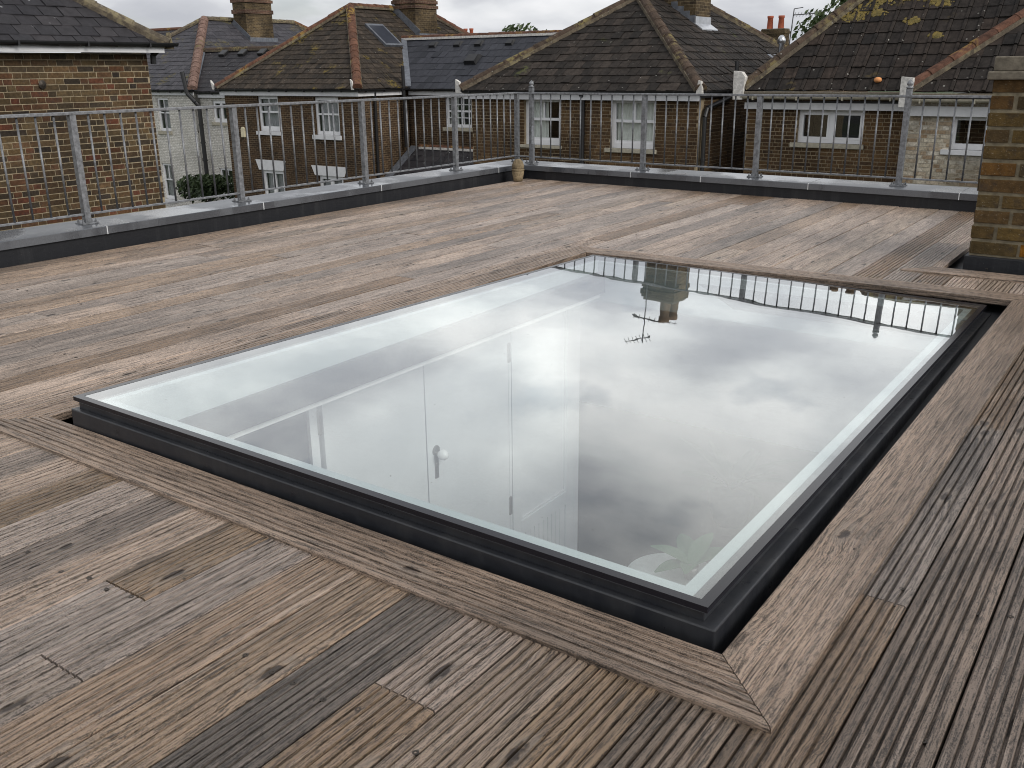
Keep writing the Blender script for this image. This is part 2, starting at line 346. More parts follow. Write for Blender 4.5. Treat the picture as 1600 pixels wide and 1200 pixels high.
def floor_mat():
    m = Mat('room_floor_wood'); g = m.pos()
    b = m.n('ShaderNodeTexBrick'); m.put(b.inputs['Vector'], m.map(g, (1, 1, 1), rot=(0, 0, 0))); b.inputs['Scale'].default_value = 1
    b.inputs['Brick Width'].default_value = 1.4; b.inputs['Row Height'].default_value = .12; b.inputs['Mortar Size'].default_value = .0015
    m.put(b.inputs['Color1'], (.060, .046, .035)); m.put(b.inputs['Color2'], (.044, .034, .027)); m.put(b.inputs['Mortar'], (.03, .024, .02))
    c = m.mix(1.0, b.outputs['Color'], m.ramp(m.noise(m.map(g, (2, 40, 1)), 1, 4, .6), [(.3, .75), (.7, 1.25)]), 'MULTIPLY')
    MT['room_floor'] = m.princ(c, .45, 0, .4)
floor_mat()
def ground_mat():
    m = Mat('ground_mix'); g = m.pos()
    c = m.mix(m.ramp(m.noise(g, .12, 3), [(.45, 0.0), (.55, 1.0)]), (.06, .062, .06), (.045, .065, .025))
    MT['ground'] = m.princ(c, .95, 0, .2, m.bump(m.noise(g, 12, 4), .5, .05))
ground_mat()

# ------------------------------------------------------------------ mesh helper
class G:
    def __init__(s): s.v = []; s.f = []; s.uv = []
    def add(s, vs, fs, uvs=None):
        b = len(s.v); s.v += [V(p) for p in vs]
        for i, f in enumerate(fs):
            s.f.append([b+j for j in f]); s.uv.append(uvs[i] if uvs else None)
    def box(s, x0, x1, y0, y1, z0, z1):
        s.obox(V((0, 0, 0)), V((1, 0, 0)), V((0, 1, 0)), V((0, 0, 1)), x0, x1, y0, y1, z0, z1)
    def obox(s, o, A, B, C, a0, a1, b0, b1, c0, c1):
        P = [o+A*a+B*b+C*c for c in (c0, c1) for b in (b0, b1) for a in (a0, a1)]
        F = [(0, 2, 3, 1), (4, 5, 7, 6), (0, 1, 5, 4), (2, 6, 7, 3), (0, 4, 6, 2), (1, 3, 7, 5)]
        if A.cross(B).dot(C) < 0: F = [tuple(reversed(f)) for f in F]
        pa = [(a, b, c) for c in (c0, c1) for b in (b0, b1) for a in (a0, a1)]
        uv = []
        for k, f in enumerate(F):
            kk = k
            if kk in (0, 1): uv.append([(pa[j][0], pa[j][1]) for j in f])
            elif kk in (2, 3): uv.append([(pa[j][0], pa[j][2]) for j in f])
            else: uv.append([(pa[j][1], pa[j][2]) for j in f])
        s.add(P, F, uv)
    def tube(s, p0, p1, r0, r1=None, n=10, caps=True):
        p0, p1 = V(p0), V(p1); r1 = r0 if r1 is None else r1
        d = (p1-p0).normalized(); a = d.orthogonal().normalized(); b = d.cross(a)
        vs = []
        for p, r in ((p0, r0), (p1, r1)):
            for i in range(n):
                t = 2*math.pi*i/n; vs.append(p+a*math.cos(t)*r+b*math.sin(t)*r)
        fs = [(i, (i+1) % n, n+(i+1) % n, n+i) for i in range(n)]
        if caps: fs += [tuple(reversed(range(n))), tuple(range(n, 2*n))]
        s.add(vs, fs)
    def path(s, pts, r, n=8):
        for a, b in zip(pts[:-1], pts[1:]): s.tube(a, b, r, r, n)
    def lathe(s, c, prof, n=20):
        vs = []; fs = []; c = V(c)
        for r, z in prof:
            for i in range(n):
                t = 2*math.pi*i/n; vs.append(c+V((math.cos(t)*r, math.sin(t)*r, z)))
        for k in range(len(prof)-1):
            for i in range(n):
                j = (i+1) % n; fs.append((k*n+i, k*n+j, (k+1)*n+j, (k+1)*n+i))
        fs.append(tuple(reversed(range(n)))); fs.append(tuple(range((len(prof)-1)*n, len(prof)*n)))
        s.add(vs, fs)
    def prism(s, poly, h):            # polygon (ccw seen from +h) pushed by vector h
        n = len(poly); P = [V(p) for p in poly]; h = V(h)
        s.add(P+[p+h for p in P], [tuple(reversed(range(n))), tuple(range(n, 2*n))]+[(i, (i+1) % n, n+(i+1) % n, n+i) for i in range(n)])
    def mesh(s, name, mat, off=V((0, 0, 0)), smooth=False):
        me = bpy.data.meshes.new(name); me.from_pydata([tuple(p-off) for p in s.v], [], s.f)
        if any(u for u in s.uv):
            l = me.uv_layers.new(name='UVMap'); k = 0
            for fi, f in enumerate(s.f):
                u = s.uv[fi]
                for j in range(len(f)):
                    if u: l.data[k].uv = u[j]
                    k += 1
        me.materials.append(mat if not isinstance(mat, str) else MT[mat])
        if smooth:
            for p in me.polygons: p.use_smooth = True
        return me

def wloc(o):
    p = V((0, 0, 0))
    while o: p += o.location; o = o.parent
    return p
def mk(name, g, mat, parent=None, smooth=False, kind=None, bevel=0):
    off = wloc(parent) if parent else V((0, 0, 0))
    o = bpy.data.objects.new(name, g.mesh(name, mat, off, smooth)); COL.objects.link(o)
    if parent: o.parent = parent
    if kind: o['kind'] = kind
    if bevel:
        b = o.modifiers.new('bevel', 'BEVEL'); b.width = bevel; b.segments = 2; b.limit_method = 'ANGLE'; b.angle_limit = R(40)
    return o
def piece(name, me, M, parent=None):
    o = bpy.data.objects.new(name, me); COL.objects.link(o)
    if parent:
        o.parent = parent; M = Matrix.Translation(-wloc(parent)) @ M
    o.matrix_local = M; return o
def thing(name, label, cat, loc, group=None):
    o = bpy.data.objects.new(name, None); COL.objects.link(o); o.location = loc; o.empty_display_size = .2
    tag(o, label, cat, group); return o
def tag(o, label, cat, group=None):
    o['label'] = label; o['category'] = cat
    if group: o['group'] = group
    return o
def frame(O, U, N, Wd=V((0, 0, 1))):
    return Matrix(((U.x, N.x, Wd.x, O.x), (U.y, N.y, Wd.y, O.y), (U.z, N.z, Wd.z, O.z), (0, 0, 0, 1)))
X, Y, Z = V((1, 0, 0)), V((0, 1, 0)), V((0, 0, 1))

# ================================================================== GROUND
g = G(); g.box(-900, 900, -900, 900, -6.0, -5.5); mk('ground', g, 'ground', kind='structure')

# ================================================================== ROOF DECK
PHI = R(-3.183); TP = math.tan(PHI)
def ydeck(x): return 7.331 + x*TP          # foot of the far parapet
PITCHB, GAP, X0E = 0.1402, 0.0045, -0.2937
OPX0, OPX1, OPY0, OPY1 = -2.71, -0.526, 1.380, 4.575       # skylight opening (trim inner edge)
TW = .145                                                  # trim width
rnd = random.Random(4)

def board_profile(wd, th=.026, n=7, depth=.0045, seed=0, gw=.42):
    """cross-section: list of (t, z) along the top from t=0 to wd, top at z=0"""
    r = random.Random(seed); pts = [(0, -th), (0, -.004), (.003, -.0006)]
    p = (wd-.004)/n
    for i in range(n):
        a = .002 + p*i
        if i > 0:
            h = p*gw*.5*(1+.12*r.uniform(-1, 1)); d = depth*(1+.2*r.uniform(-1, 1))
            pts += [(a-h, -.0004), (a-h*.62, -d), (a+h*.62, -d), (a+h, -.0004)]
    pts += [(wd-.003, -.0006), (wd, -.004), (wd, -th)]
    return pts
def board_mesh(name, wd, seed, mat, n=7, depth=.0045, gw=.42):
    pr = board_profile(wd, n=n, depth=depth, seed=seed, gw=gw); g = G(); k = len(pr)
    vs = [(t, 0, z) for t, z in pr] + [(t, 1, z) for t, z in pr]
    fs = [(i, i+1, k+i+1, k+i) for i in range(k-1)] + [tuple(range(k)), tuple(reversed(range(k, 2*k)))]
    fs = [tuple(reversed(f)) if True else f for f in fs[:k-1]] + [tuple(reversed(fs[k-1])), tuple(reversed(fs[k]))]
    g.add(vs, fs); return g.mesh(name, mat)
BW = PITCHB-GAP
BS = [board_mesh('deck_board', PITCHB-GAP, 40+i, 'deck', n=7, depth=.0012, gw=.5) for i in range(3)]
BM = [board_mesh('deck_board', BW, i, 'deck', n=(7 if i % 3 else 8), depth=.0062+.001*(i % 3), gw=(.27, .32, .36)[i % 3]) for i in range(6)]

def slab_minus_rects(g, x0, x1, y0, y1, rects, z0, z1):
    xs = sorted({x0, x1, *[a for r in rects for a in r[:2]]}); ys = sorted({y0, y1, *[a for r in rects for a in r[2:]]})
    for i in range(len(xs)-1):
        for j in range(len(ys)-1):
            cx, cy = (xs[i]+xs[i+1])/2, (ys[j]+ys[j+1])/2
            if not any(r[0] < cx < r[1] and r[2] < cy < r[3] for r in rects):
                g.box(xs[i], xs[i+1], ys[j], ys[j+1], z0, z1)
g = G()
slab_minus_rects(g, -5.55, 1.6, -2.2, 7.9, [(-2.50, -.68, 1.47, 4.44)], -.17, -.060)
DECK = mk('roof_deck', g, 'membrane', kind='structure')

def put_board(x, ya, yb, wd=BW, tone=None):
    if yb-ya < .03: return
    me = rnd.choice(BS if (x < -2.98 or (x < -1.3 and ya > 4)) else BM)
    M = Matrix.Translation((x+GAP/2, ya+.0015, rnd.uniform(-.0018, .0012))) @ Matrix.Rotation(rnd.uniform(-.004, .004), 4, 'Y') @ Matrix.Diagonal((wd/BW, yb-ya-.003, 1, 1))
    o = piece('deck_board', me, M, DECK); t = tone or rnd.choice(T_DECK); f = rnd.uniform(.88, 1.12); o.color = (t[0]*f, t[1]*f, t[2]*f, 1)
fixed = {}
def col_of(x): return round((x-X0E)/PITCHB)
fixed = {-10: [.917], -9: [.697], -5: [.979], -1: [1.74, 2.87], -2: [], -6: [], -4: [], -3: [], -7: [], -8: [], 0: [], 1: [], -11: [], -12: []}
for c in range(-36, 14):
    xa = X0E + c*PITCHB; xb = xa+PITCHB; xm = (xa+xb)/2
    if xa < -5.32: continue
    ytop = ydeck(xm)+.03
    spans = [(-2.0, ytop)]
    if OPX0-TW+.02 < xm and xm < OPX1+TW-.055 and OPX0-.06 < xm < OPX1+.06:
        spans = [(-2.0, OPY0-.03), (OPY1+.03, ytop)]
    res = []
    for a, b in spans:
        if xm > -.93 and xm < .14 and b > 5.1: b = 5.1
        res.append((a, b))
    js = sorted(fixed.get(c, [])) if c in fixed else None
    for a, b in res:
        cuts = [a]
        if js is not None and a < 0: cuts += [j for j in js if a < j < b]
        if js is None or a > 3:
            y = a + rnd.uniform(.5, 3.2)
            while y < b-.4:
                cuts.append(y); y += rnd.uniform(2.0, 3.9)
        cuts.append(b)
        tn = TONE.get(c) if a < 0 else None
        for n_, (p, q) in enumerate(zip(cuts[:-1], cuts[1:])): put_board(xa, p, q, tone=tn[min(n_, len(tn)-1)] if tn else None)
put_board(X0E-5*PITCHB, 5.1, ydeck(-.95)+.03, .048)

# mitred trim boards that lie on the boards round the opening
def trim_board(p0, p1, nin, wd, m0, m1, mat, seed, z=.0105, depth=.0055, gw=.4, name='edging_board'):
    """p0,p1 inner-edge ends (2D), nin unit vector from inner to outer edge; m0,m1 end offset per unit of t"""
    p0, p1, nin = V((*p0, 0)), V((*p1, 0)), V((*nin, 0)); d = (p1-p0).normalized()
    pr = board_profile(wd, th=.0262, n=7, depth=depth, seed=seed, gw=gw); k = len(pr)
    a = [p0 + nin*t - d*(t*m0) + Z*(z+h) for t, h in pr]; b = [p1 + nin*t + d*(t*m1) + Z*(z+h) for t, h in pr]
    fs = [(i, i+1, k+i+1, k+i) for i in range(k-1)] + [tuple(reversed(range(k))), tuple(range(k, 2*k))]
    if d.cross(nin).z > 0: fs = [tuple(reversed(f)) for f in fs]
    g = G(); g.add(a+b, [tuple(reversed(f)) for f in fs]); o = mk(name, g, mat, DECK); o.color = (*T_TRIM, 1); return o
e = .0015
trim_board((OPX0+e, OPY0), (OPX1-e, OPY0), (0, -1), TW, 1, 1, 'trim_x', 11, depth=.005, gw=.32)
trim_board((OPX1, OPY0+e), (OPX1, OPY1-e), (1, 0), TW, 1, 1, 'trim_y', 12, depth=.0018, gw=.3)
trim_board((OPX0+e, OPY1), (OPX1-e, OPY1), (0, 1), TW, 1, 1, 'trim_x', 13)
trim_board((OPX0, OPY0+e), (OPX0, OPY1-e), (-1, 0), TW, 1, 1, 'trim_y', 14, depth=.007)
trim_board((-.965, 5.17), (.4, 5.17), (0, -1), TW, 1, 0, 'trim_x', 15)
# screws
g = G(); g.lathe((0, 0, 0), [(.0055, -.003), (.0058, .0006), (.003, .0009), (.0012, -.001)], 10)
SCREW = g.mesh('screw', plain('screw_steel', (.05, .042, .035), .5, .6))
def screw(x, y, z): piece('screw', SCREW, Matrix.Translation((x, y, z)), DECK)
for c in range(-35, 4):
    for yj in (.46, .9, 1.34, 1.8, 2.3, 2.8, 3.3, 3.8, 4.3, 4.8, 5.3, 5.8, 6.3):
        for fx in (.22, .78):
            x = X0E+c*PITCHB+fx*PITCHB+rnd.uniform(-.006, .006); y = yj+rnd.uniform(-.02, .02)
            if OPX0-.15 < x < OPX1+.15 and OPY0-.15 < y < OPY1+.15: continue
            if rnd.random() < (.75 if y < 2.4 else .2) and seen((x, y, 0), .98): screw(x, y, -.0015)
for x, y in ((-.90, 1.30), (-.70, 1.35), (-.72, 1.31), (-1.6, 1.3), (-2.2, 1.31), (-.44, 1.9), (-.40, 2.7), (-.45, 3.4)): screw(x, y, .0086)

# ================================================================== SKYLIGHT
SW, SL = 2.008, 3.115                      # glass size; local origin at one corner of the glass top
SA = V((-2.582, 1.3950, .0937)); PSI = R(.8)
ex = V((math.cos(PSI), math.sin(PSI), 0)); sn = V((math.tan(R(.8292)), math.tan(R(1.5)), 1)).normalized()
ex = (ex-sn*ex.dot(sn)).normalized(); ey = sn.cross(ex)
SKY = thing('flat_skylight', 'large frameless flat glass rooflight in a dark grey upstand set in the timber deck', 'skylight', (0, 0, 0))
def ring(g, ox0, ox1, oy0, oy1, ix0, ix1, iy0, iy1, z0, z1):
    """hollow rectangular frame"""
    o = [(ox0, oy0), (ox1, oy0), (ox1, oy1), (ox0, oy1)]; i = [(ix0, iy0), (ix1, iy0), (ix1, iy1), (ix0, iy1)]
    vs = [(*p, z0) for p in o]+[(*p, z1) for p in o]+[(*p, z0) for p in i]+[(*p, z1) for p in i]; fs = []
    for k in range(4):
        j = (k+1) % 4
        fs += [(k, j, 4+j, 4+k), (8+j, 8+k, 12+k, 12+j), (4+k, 4+j, 12+j, 12+k), (j, k, 8+k, 8+j)]
    g.add(vs, fs)
def inset(g, o, i, z0, z1): ring(g, o[0], SW-o[1], o[2], SL-o[3], i[0], SW-i[1], i[2], SL-i[3], z0, z1)
def q4(v): return (v, v, v, v)
g = G(); inset(g, (-.004, -.022, -.010, -.014), q4(.056), -.155, -.036); mk('upstand', g, 'anthracite', SKY, bevel=.003)
g = G(); inset(g, (.012, .008, .008, .01), q4(.05), -.037, -.0165); mk('frame_rail', g, 'anthracite', SKY, bevel=.002)
g = G(); inset(g, q4(.02), q4(.03), -.0168, -.0122); mk('gasket', g, 'seal_black', SKY)
BI = .021
g = G(); g.add([(0, 0, 0), (SW, 0, 0), (SW, SL, 0), (0, SL, 0)], [(0, 1, 2, 3)]); pane = mk('glass_pane', g, 'glass_top', SKY)
g = G(); g.add([(.022, .022, -.011), (SW-.022, .022, -.011), (SW-.022, SL-.022, -.011), (.022, SL-.022, -.011)], [(3, 2, 1, 0)]); mk('lower_glass_face', g, 'glass_under', pane)
g = G(); inset(g, q4(-.0005), q4(BI), -.012, .0006); mk('enamel_border', g, 'black_enamel', pane)
LI = .078
g = G(); inset(g, q4(.03), q4(LI), -.034, -.0175); mk('inner_ledge', g, 'white_lining', SKY)
g = G(); inset(g, q4(.057), q4(LI-.002), -.235, -.0345); mk('shaft_lining', g, 'white_lining', SKY)
SKY.matrix_world = Matrix(((ex.x, ey.x, sn.x, SA.x), (ex.y, ey.y, sn.y, SA.y), (ex.z, ey.z, sn.z, SA.z), (0, 0, 0, 1)))

# ================================================================== ROOM BELOW
CZ, FZ, WX = -.172, -2.07, -3.1
g = G(); g.box(-5.2, 1.2, -.6, 7.5, FZ-.1, FZ); mk('room_floor', g, 'room_floor', kind='structure')
g = G(); slab_minus_rects(g, -5.2, 1.2, -.6, 7.5, [(-2.53, -.66, 1.45, 4.46)], CZ-.03, CZ-.001); mk('room_ceiling', g, 'plaster_ceiling', kind='structure')
g = G()
g.box(-5.2, -5.1, -.6, 7.5, FZ, CZ-.03); g.box(-5.1, 1.2, 7.4, 7.5, FZ, CZ-.03); g.box(-5.1, 1.1, -.6, -.5, FZ, CZ-.03)
# unseen side: wide opening added so daylight brightens the room
g.box(1.1, 1.2, -.6, 7.5, FZ, FZ+.1); g.box(1.1, 1.2, -.6, -.2, FZ+.1, CZ-.03); g.box(1.1, 1.2, 7.1, 7.5, FZ+.1, CZ-.03)
mk('room_wall', g, 'room_white', kind='structure')
FD = -2.4
g = G()                                                        # partition that carries the doors
g.box(WX-.1, WX, -.5, 1.95, FD, -.235); g.box(WX-.1, WX, 2.83, 3.57, FD, -.235); g.box(WX-.1, WX, 4.345, 4.37, FD, -.235)
g.box(WX-.1, WX, 5.10, 5.17, FD, -.235); g.box(WX-.1, WX, 1.95, 2.83, -.40, -.235); g.box(WX-.1, WX, 3.57, 4.345, -.36, -.235); g.box(WX-.1, WX, 4.37, 5.10, -.36, -.235)
PW = mk('partition_wall', g, 'room_white', kind='structure')
D1 = thing('glazed_door', 'white door with a dark glass pane seen through the rooflight', 'door', (WX, 2.39, FD))
g = G(); ya, yb, za, zb = 1.97, 2.815, FD+.005, -.405
g.box(WX-.045, WX-.004, ya, ya+.1, za, zb); g.box(WX-.045, WX-.004, yb-.05, yb, za, zb); g.box(WX-.045, WX-.004, ya+.1, yb-.05, zb-.05, zb); g.box(WX-.045, WX-.004, ya+.1, yb-.05, za, za+.9)
mk('door_leaf', g, 'door_white', D1)
g = G(); g.box(WX-.03, WX-.022, ya+.1, yb-.05, za+.9, zb-.05); mk('pane', g, 'dark_pane', D1)
g = G(); g.box(WX-.006, WX+.012, yb-.004, yb+.006, -.62, -.50); mk('hinge', g, 'brass_dull', D1)
g = G(); g.box(WX+.001, WX+.016, 1.88, 1.95, FD, -.34); g.box(WX+.001, WX+.016, 2.83, 2.86, FD, -.34); g.box(WX+.001, WX+.016, 1.95, 2.83, -.385, -.34); mk('door_frame', g, 'door_white', D1)
D2 = thing('flush_door', 'plain white door with a round white knob seen through the rooflight', 'door', (WX, 3.96, FD))
g = G(); g.box(WX-.05, WX+.004, 3.576, 4.338, FD+.005, -.365); mk('door_leaf', g, 'door_white', D2, bevel=.002)
g = G(); g.tube((WX+.004, 3.645, -1.0), (WX+.03, 3.645, -1.0), .012); k1 = mk('spindle', g, 'brass_dull', D2)
g = G(); g.lathe((0, 0, 0), [(.008, -.03), (.02, -.026), (.029, -.012), (.031, 0), (.029, .012), (.02, .025), (.006, .031)], 18)
g2 = G(); g2.add([(WX+.055+p.z, 3.645+p.x, -1.0+p.y) for p in g.v], g.f); mk('knob', g2, 'porcelain', D2, smooth=True)
g = G(); g.box(WX+.004, WX+.008, 3.63, 3.66, -1.15, -.98); g.tube((WX+.004, 3.645, -.985), (WX+.009, 3.645, -.985), .03, .028, 16); g.tube((WX+.006, 3.645, -1.07), (WX+.014, 3.645, -1.07), .012); mk('keyhole_plate', g, 'brass_dull', D2)
for z in (-1.60, -.6):
    g = G(); g.box(WX+.001, WX+.012, 4.33, 4.352, z-.06, z+.06); mk('hinge', g, 'brass_dull', D2)
D3 = thing('panelled_door', 'white door with moulded upper panel and beaded lower panel under the rooflight', 'door', (WX, 4.73, FD))
g = G(); ya, yb = 4.375, 5.095
g.box(WX-.05, WX-.012, ya, yb, FD+.005, -.365)
for a, b, c, d in ((ya, ya+.09, FD+.005, -.365), (yb-.09, yb, FD+.005, -.365), (ya+.09, yb-.09, -.47, -.365), (ya+.09, yb-.09, -1.86, -1.76), (ya+.09, yb-.09, FD+.005, FD+.15)): g.box(WX-.012, WX+.004, a, b, c, d)
mk('door_leaf', g, 'door_white', D3, bevel=.002)
g = G()
for a, b, c, d in ((ya+.09, ya+.105, -1.76, -.47), (yb-.105, yb-.09, -1.76, -.47), (ya+.105, yb-.105, -1.76, -1.745), (ya+.105, yb-.105, -.485, -.47)): g.box(WX-.012, WX-.001, a, b, c, d)
mk('panel_moulding', g, 'door_white', D3)
for i in range(10):
    g = G(); y = ya+.1+i*.052; g.box(WX-.012, WX-.005, y, y+.046, FD+.155, -1.865); mk('bead_board', g, 'door_white', D3, bevel=.002)
KR = .905                                  # joinery is drawn in its own units; KR metres each, standing on the room floor
for o in (PW, D1, D2, D3):
    o.location = V((o.location.x*KR, o.location.y*KR, FZ+(o.location.z-FD)*KR)); o.scale = (KR, KR, KR)
# side table with plant
TB = thing('round_table', 'small round white table below the corner of the rooflight', 'table', (-1.92, 4.22, FZ))
g = G(); g.lathe((-1.92, 4.22, 0), [(.23, -1.68), (.255, -1.675), (.26, -1.665), (.255, -1.65), (.0, -1.65)][:4], 40); mk('table_top', g, 'table_white', TB, smooth=False)
g = G(); g.lathe((-1.92, 4.22, 0), [(.17, FZ), (.16, FZ+.015), (.03, FZ+.04), (.022, -1.68)], 20); mk('pedestal', g, 'table_white', TB, smooth=True)
PV = thing('potted_plant', 'broad leaved green plant in a small grey pot on the white table', 'plant', (-1.83, 4.25, -1.648))
g = G(); g.lathe((-1.83, 4.25, 0), [(.03, -1.648), (.042, -1.60), (.045, -1.57), (.038, -1.57)], 18); mk('pot', g, 'brass_dull', PV, smooth=True)
def leaf(g, base, d, ln, wd, curl=.3):
    d = V(d).normalized(); s = d.cross(Z).normalized(); u = s.cross(d); n = 6; P = []
    for i in range(n+1):
        t = i/n; wv = wd*math.sin(math.pi*min(1, t*.95+.03))**.7
        c = V(base)+d*ln*t+u*(-curl*ln*t*t)
        P += [c-s*wv*.5+u*wv*.15, c, c+s*wv*.5+u*wv*.15]
    F = []
    for i in range(n):
        a = 3*i; F += [(a, a+1, a+4, a+3), (a+1, a+2, a+5, a+4)]
    g.add(P, F)
for a, el, ln, wd in ((2.2, .7, .26, .11), (3.3, .9, .22, .10), (.8, .8, .24, .12), (5, .9, .2, .09), (4.1, .5, .2, .1), (1.5, 1.1, .24, .1)):
    g = G(); leaf(g, (-1.83, 4.25, -1.58), (math.cos(a), math.sin(a), el), ln, wd, .45); mk('leaf', g, 'leaf_house', PV, smooth=True)
FP = thing('floor_plant', 'dark leafy house plant standing on the brown floor under the rooflight', 'plant', (-2.22, 5.80, FZ))
g = G(); g.lathe((-2.22, 5.80, 0), [(.11, FZ), (.15, FZ+.12), (.16, FZ+.26), (.14, FZ+.26)], 18); mk('pot', g, 'seal_black', FP, smooth=True)
rp = random.Random(8)
for i in range(16):
    a = rp.uniform(0, 6.28); g = G(); leaf(g, (-2.22, 5.80, FZ+.25), (math.cos(a), math.sin(a), rp.uniform(.6, 2)), rp.uniform(.3, .5), .09, .4); mk('leaf', g, 'leaf_dark', FP, smooth=True)

# own building below the roof
OB = thing('flat_roofed_building', 'brick building carrying the timber roof deck', 'building', (-2, 2, -5.5))
g = G()
g.obox(V((-5.52, -2.2, 0)), Y, -X, Z, 0, 9.85, -.02, -.22, -5.5, -.06)
g.box(-5.30, 2.4, -2.2, -2.0, -5.5, -.06)
g.box(2.2, 2.4, -2.0, 7.2, -5.5, -2.45)  # kept low to let daylight through to the added room opening
g.obox(V((-5.30, ydeck(-5.30)+.06, 0)), V((math.cos(PHI), math.sin(PHI), 0)), V((-math.sin(PHI), math.cos(PHI), 0)), Z, 0, 7.6, 0, .2, -5.5, -.06)
mk('wall', g, 'brickwork_brown', OB)

# ================================================================== PARAPETS
XC, HC, HF = -5.2818, .1268, .0797
PL = thing('parapet', 'low dark parapet with grey metal coping beside the brown brick end wall', 'parapet', (-5.43, 3, 0))
g = G(); g.box(-5.54, XC-.019, -2.2, 7.84, -.06, HC-.012); mk('upstand', g, 'membrane', PL)
seams = [-2.2, -.4, .81, 2.02, 3.237, 4.452, 5.672, 7.287]
def coping_mesh(g, O, D, N, t0, t1, s0=0, s1=0):
    # section across N (0 = inner edge, outward positive)
    pr = [(0, HF), (0, HC-.003), (.004, HC), (.295, HC+.012), (.30, HC+.009), (.30, HF), (.294, HF), (.294, HC-.004), (.006, HC-.012), (.006, HF)]
    k = len(pr)
    a = [O+D*(t0+s0*n)+N*n+Z*z for n, z in pr]; b = [O+D*(t1+s1*n)+N*n+Z*z for n, z in pr]
    fs = [(i, (i+1) % k, k+(i+1) % k, k+i) for i in range(k)]+[tuple(reversed(range(k))), tuple(range(k, 2*k))]
    if D.cross(N).dot(Z) > 0: pass
    else: fs = [tuple(reversed(f)) for f in fs]
    g.add(a+b, [tuple(reversed(f)) for f in fs])
YC0 = 7.3112; DR = V((math.cos(PHI), math.sin(PHI), 0)); NR = V((-math.sin(PHI), math.cos(PHI), 0)); OR = V((0, YC0, 0))
tcorner = XC/math.cos(PHI)
ycorner = YC0+XC*TP
OLc = V((XC, 0, 0))
for a, b in zip(seams, seams[1:]+[ycorner]):
    g = G(); last = b == ycorner
    coping_mesh(g, OLc, Y, -X, a+.002, b-.002, 0, 1.03 if last else 0); mk('coping_length', g, 'coping', PL)
    if not last:
        g = G(); g.box(XC-.302, XC+.0012, b-.003, b+.003, HF-.001, HC+.0005); mk('sealant_joint', g, 'sealant', PL)
PR = thing('parapet', 'low dark parapet with grey metal coping facing the hipped tiled roofs', 'parapet', (-2, YC0+.1, 0))
g = G(); g.obox(OR, DR, NR, Z, tcorner+.02, 2.4, .019, .26, -.06, HC-.012); mk('upstand', g, 'membrane', PR)
seamr = [-4.027, -3.34, -2.406, -1.294, -.1, 1.1, 2.4]
for a, b in zip([tcorner]+seamr[:-1], seamr):
    g = G(); coping_mesh(g, OR, DR, NR, a+.002, b-.002, -1.03 if a == tcorner else 0, 0); mk('coping_length', g, 'coping', PR)
    if b < 2.3:
        g = G(); g.obox(OR, DR, NR, Z, b-.003, b+.003, -.0012, .302, HF-.001, HC+.0005); mk('sealant_joint', g, 'sealant', PR)

# ================================================================== RAILINGS
def box_mesh(name, w, mat='galvanised'):
    g = G(); g.box(-w/2, w/2, -w/2, w/2, 0, 1); return g.mesh(name, mat)
POSTM = box_mesh('post', .038); 
g = G(); g.tube((0, 0, 0), (0, 0, 1), .0065, None, 8); BALM = g.mesh('baluster', 'galvanised', smooth=True)
g = G(); g.box(-.055, .055, -.04, .04, 0, .008); PLATEM = g.mesh('base_plate', 'galvanised')
g = G(); g.lathe((0, 0, 0), [(.009, 0), (.009, .009), (.005, .009), (.005, .02)], 6); BOLTM = g.mesh('bolt', 'galvanised')
HR, HB = .783, .19
def rail_run(label, O, D, N, posts, t0, t1, loc, finials=(), skip=()):
    r = thing('railing', label, 'railing', loc)
    ang = math.atan2(D.y, D.x); RZ = Matrix.Rotation(ang, 4, 'Z')
    def at(t, z): return Matrix.Translation(O+D*t+Z*z) @ RZ
    g = G(); g.obox(O, D, N, Z, t0, t1, -.021, .021, HR-.012, HR+.006); mk('top_rail', g, 'galvanised', r, bevel=.003)
    g = G(); g.obox(O, D, N, Z, t0, t1, -.0125, .0125, HB-.006, HB+.006); mk('bottom_rail', g, 'galvanised', r, bevel=.002)
    zb = HC+.006
    for t in posts:
        top = HR+.05 if t in finials else HR-.012
        p = piece('post', POSTM, at(t, zb) @ Matrix.Diagonal((1, 1, top-zb, 1)), r)
        pl = piece('base_plate', PLATEM, at(t, zb), r)
        for sx in (-.042, .042):
            for sy in (-.026, .026): piece('bolt', BOLTM, at(t, zb+.008) @ Matrix.Translation((sx, sy, 0)), r)
        if t in finials:
            g = G(); c = O+D*t
            g.lathe(c, [(.019, HR+.05), (.026, HR+.056), (.026, HR+.064), (.012, HR+.068), (.022, HR+.078), (.024, HR+.09), (.014, HR+.106), (.002, HR+.116)], 14); mk('finial', g, 'galvanised', r, smooth=True)
    for a, b in zip(posts[:-1], posts[1:]):
        n = max(1, round((b-a)/.109))
        for i in range(1, n):
            t = a+(b-a)*i/n
            piece('baluster', BALM, at(t, HB) @ Matrix.Diagonal((1, 1, HR-.012-HB, 1)), r)
    return r
RL = rail_run('galvanised steel railing on the coping beside the brown brick end wall', V((-5.4406, 0, 0)), Y, -X, [-1.6, -.4, .8, 2.0, 3.21, 4.394, 5.66, 6.843, 7.82], -1.6, 7.84, (-5.44, 3, HC))
OR2 = OR+NR*.16
posts_r = [-5.245, -3.999, -2.925, -1.769, -.55, .65, 1.85]
RR = rail_run('galvanised steel railing on the coping facing the hipped tiled roofs', OR2, DR, NR, posts_r, -5.43, 2.2, (-2, 7.5, HC), finials=(-5.245, -1.769))
c = OR2+DR*-5.245
g = G(); q = c+DR*.10-NR*.12
g.obox(q, DR, NR, Z, -.016, .016, -.016, .016, HC+.006, HC+.20); g.obox(q, DR, NR, Z, -.04, .04, -.03, .03, HC+.004, HC+.012)
mk('stay_post', g, 'galvanised', RR)
